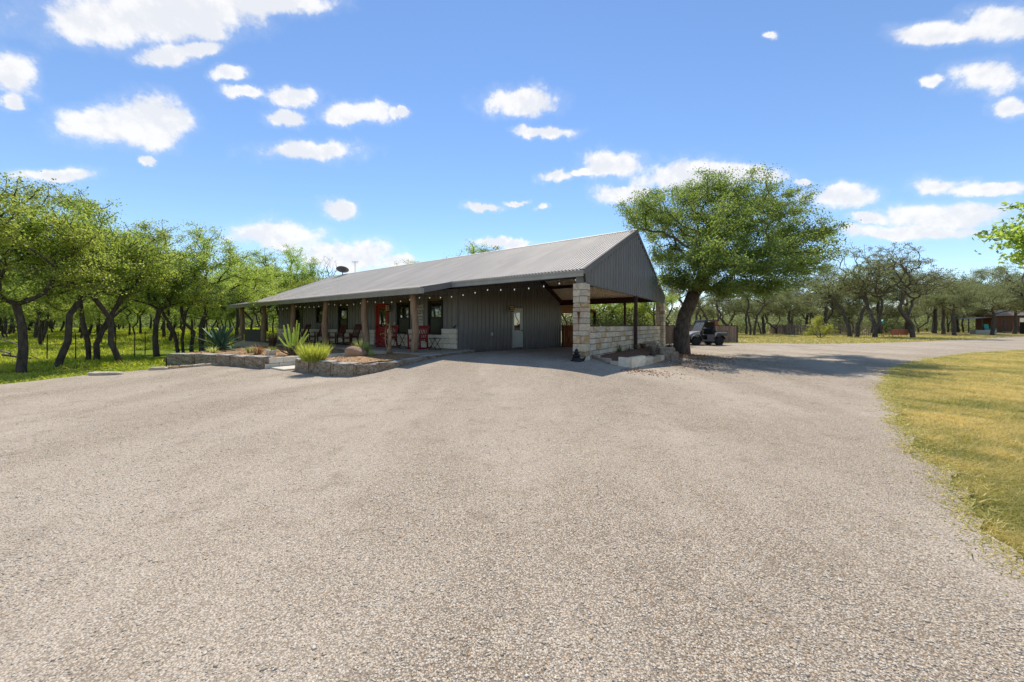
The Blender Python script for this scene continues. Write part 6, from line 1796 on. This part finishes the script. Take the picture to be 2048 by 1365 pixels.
# cabin with a lean-to
p = G(2010, 666.2)
o = empty('wood_cabin', (p.x, p.y, 0), R(-20)); tag(o, 'brown board cabin with a shingle roof and tin lean-to under the far oaks', 'cabin')
wl = MB().box((-1.5, 0.05, 0.3), (6.0, 4.0, 3.55)).build('wall', 'frame_dark', o)
pl = MB().cbox((0, 0, 0.3), (0.24, 0.05, 3.6), 0.005).mesh('plank', 'cabin_wood')
for k in range(30):
    xx = -1.5 + k * 0.25
    if 1.9 < xx < 3.3: continue
    addobj('plank', pl, wl, (xx, 0, 0))
pl2 = MB().cbox((-0.05, 0, 0.3), (0.0, 0.24, 3.6), 0.005).mesh('plank', 'cabin_wood')
for k in range(16): addobj('plank', pl2, wl, (-1.5, 0.05 + k * 0.25, 0))
wn = MB().box((1.95, -0.02, 1.3), (2.05, 0.06, 3.0)).box((3.25, -0.02, 1.3), (3.35, 0.06, 3.0)).box((2.05, -0.02, 2.9), (3.25, 0.06, 3.0)).box((2.05, -0.02, 1.3), (3.25, 0.06, 1.4)).box((2.62, -0.02, 1.4), (2.68, 0.05, 2.9)).build('window', 'sign_white', o)
MB().box((2.05, 0.0, 1.4), (2.62, 0.02, 2.9)).build('pane', 'window_glass', wn); MB().box((2.68, 0.0, 1.4), (3.25, 0.02, 2.9)).build('pane', 'window_glass', wn)
rf = MB().prism([(-0.7, 3.45), (2.0, 4.9), (4.7, 3.45), (4.7, 3.35), (2.0, 4.78), (-0.7, 3.35)], 'x', -2.1, 6.5).build('roof', 'cabin_roof', o)
MB().add([(-5.6, -0.4, 2.75), (-1.5, -0.4, 3.15), (-1.5, 4.0, 3.25), (-5.6, 4.0, 2.85), (-5.6, -0.4, 2.70), (-1.5, -0.4, 3.10), (-1.5, 4.0, 3.2), (-5.6, 4.0, 2.8)], [(0, 1, 2, 3), (7, 6, 5, 4), (0, 4, 5, 1), (0, 3, 7, 4)]).build('lean_to', 'tin_roof', o)
for xx, yy in ((-5.3, -0.2), (-3.4, -0.2), (-5.3, 3.8), (5.4, -1.6), (2.2, -1.6), (-1.2, -1.6)): MB().tube([(xx, yy, 0), (xx, yy, 2.85)], 0.09, 7).build('post', 'bark_grey', o)
MB().box((-1.6, -1.8, 0.1), (6.0, 0.05, 0.32)).build('deck', 'fence_grey', o)
p = G(2046, 668)
o = empty('wooden_bin', (p.x + 0.4, p.y, 0), 0.1); tag(o, 'orange-brown plank bin standing before the cabin', 'bin')
for k in range(6): MB().cbox((-0.55 + k * 0.19, -0.3, 0.05), (-0.37 + k * 0.19, -0.26, 2.0), 0.006).build('plank', 'barrel_wood' if k % 2 else 'cabin_wood', o)
MB().box((-0.60, -0.25, 0.0), (0.62, 0.3, 2.05)).build('frame', 'frame_dark', o)
# turquoise chair
p = G(1980, 666.5)
o = empty('lawn_chair', (p.x, p.y, 0), 0.2); tag(o, 'turquoise slatted lawn chair before the cabin', 'chair')
for k in range(5): MB().cbox((-0.62 + k * 0.25, 0.25, 0.45), (-0.42 + k * 0.25, 0.29, 1.75), 0.01).build('back_slat', 'turquoise', o, rot=(R(-8), 0, 0))
for k in range(4): MB().cbox((-0.62, -0.5 + k * 0.19, 0.55), (0.62, -0.34 + k * 0.19, 0.59), 0.006).build('seat_slat', 'turquoise', o)
for s in (-1, 1):
    MB().cbox((s * 0.72 - 0.08, -0.55, 0.88), (s * 0.72 + 0.08, 0.3, 0.92), 0.01).build('arm', 'turquoise', o)
    MB().box((s * 0.68 - 0.05, -0.5, 0), (s * 0.68 + 0.05, -0.4, 0.88)).build('leg', 'turquoise', o); MB().box((s * 0.66 - 0.05, 0.2, 0), (s * 0.66 + 0.05, 0.3, 0.88)).build('leg', 'turquoise', o)
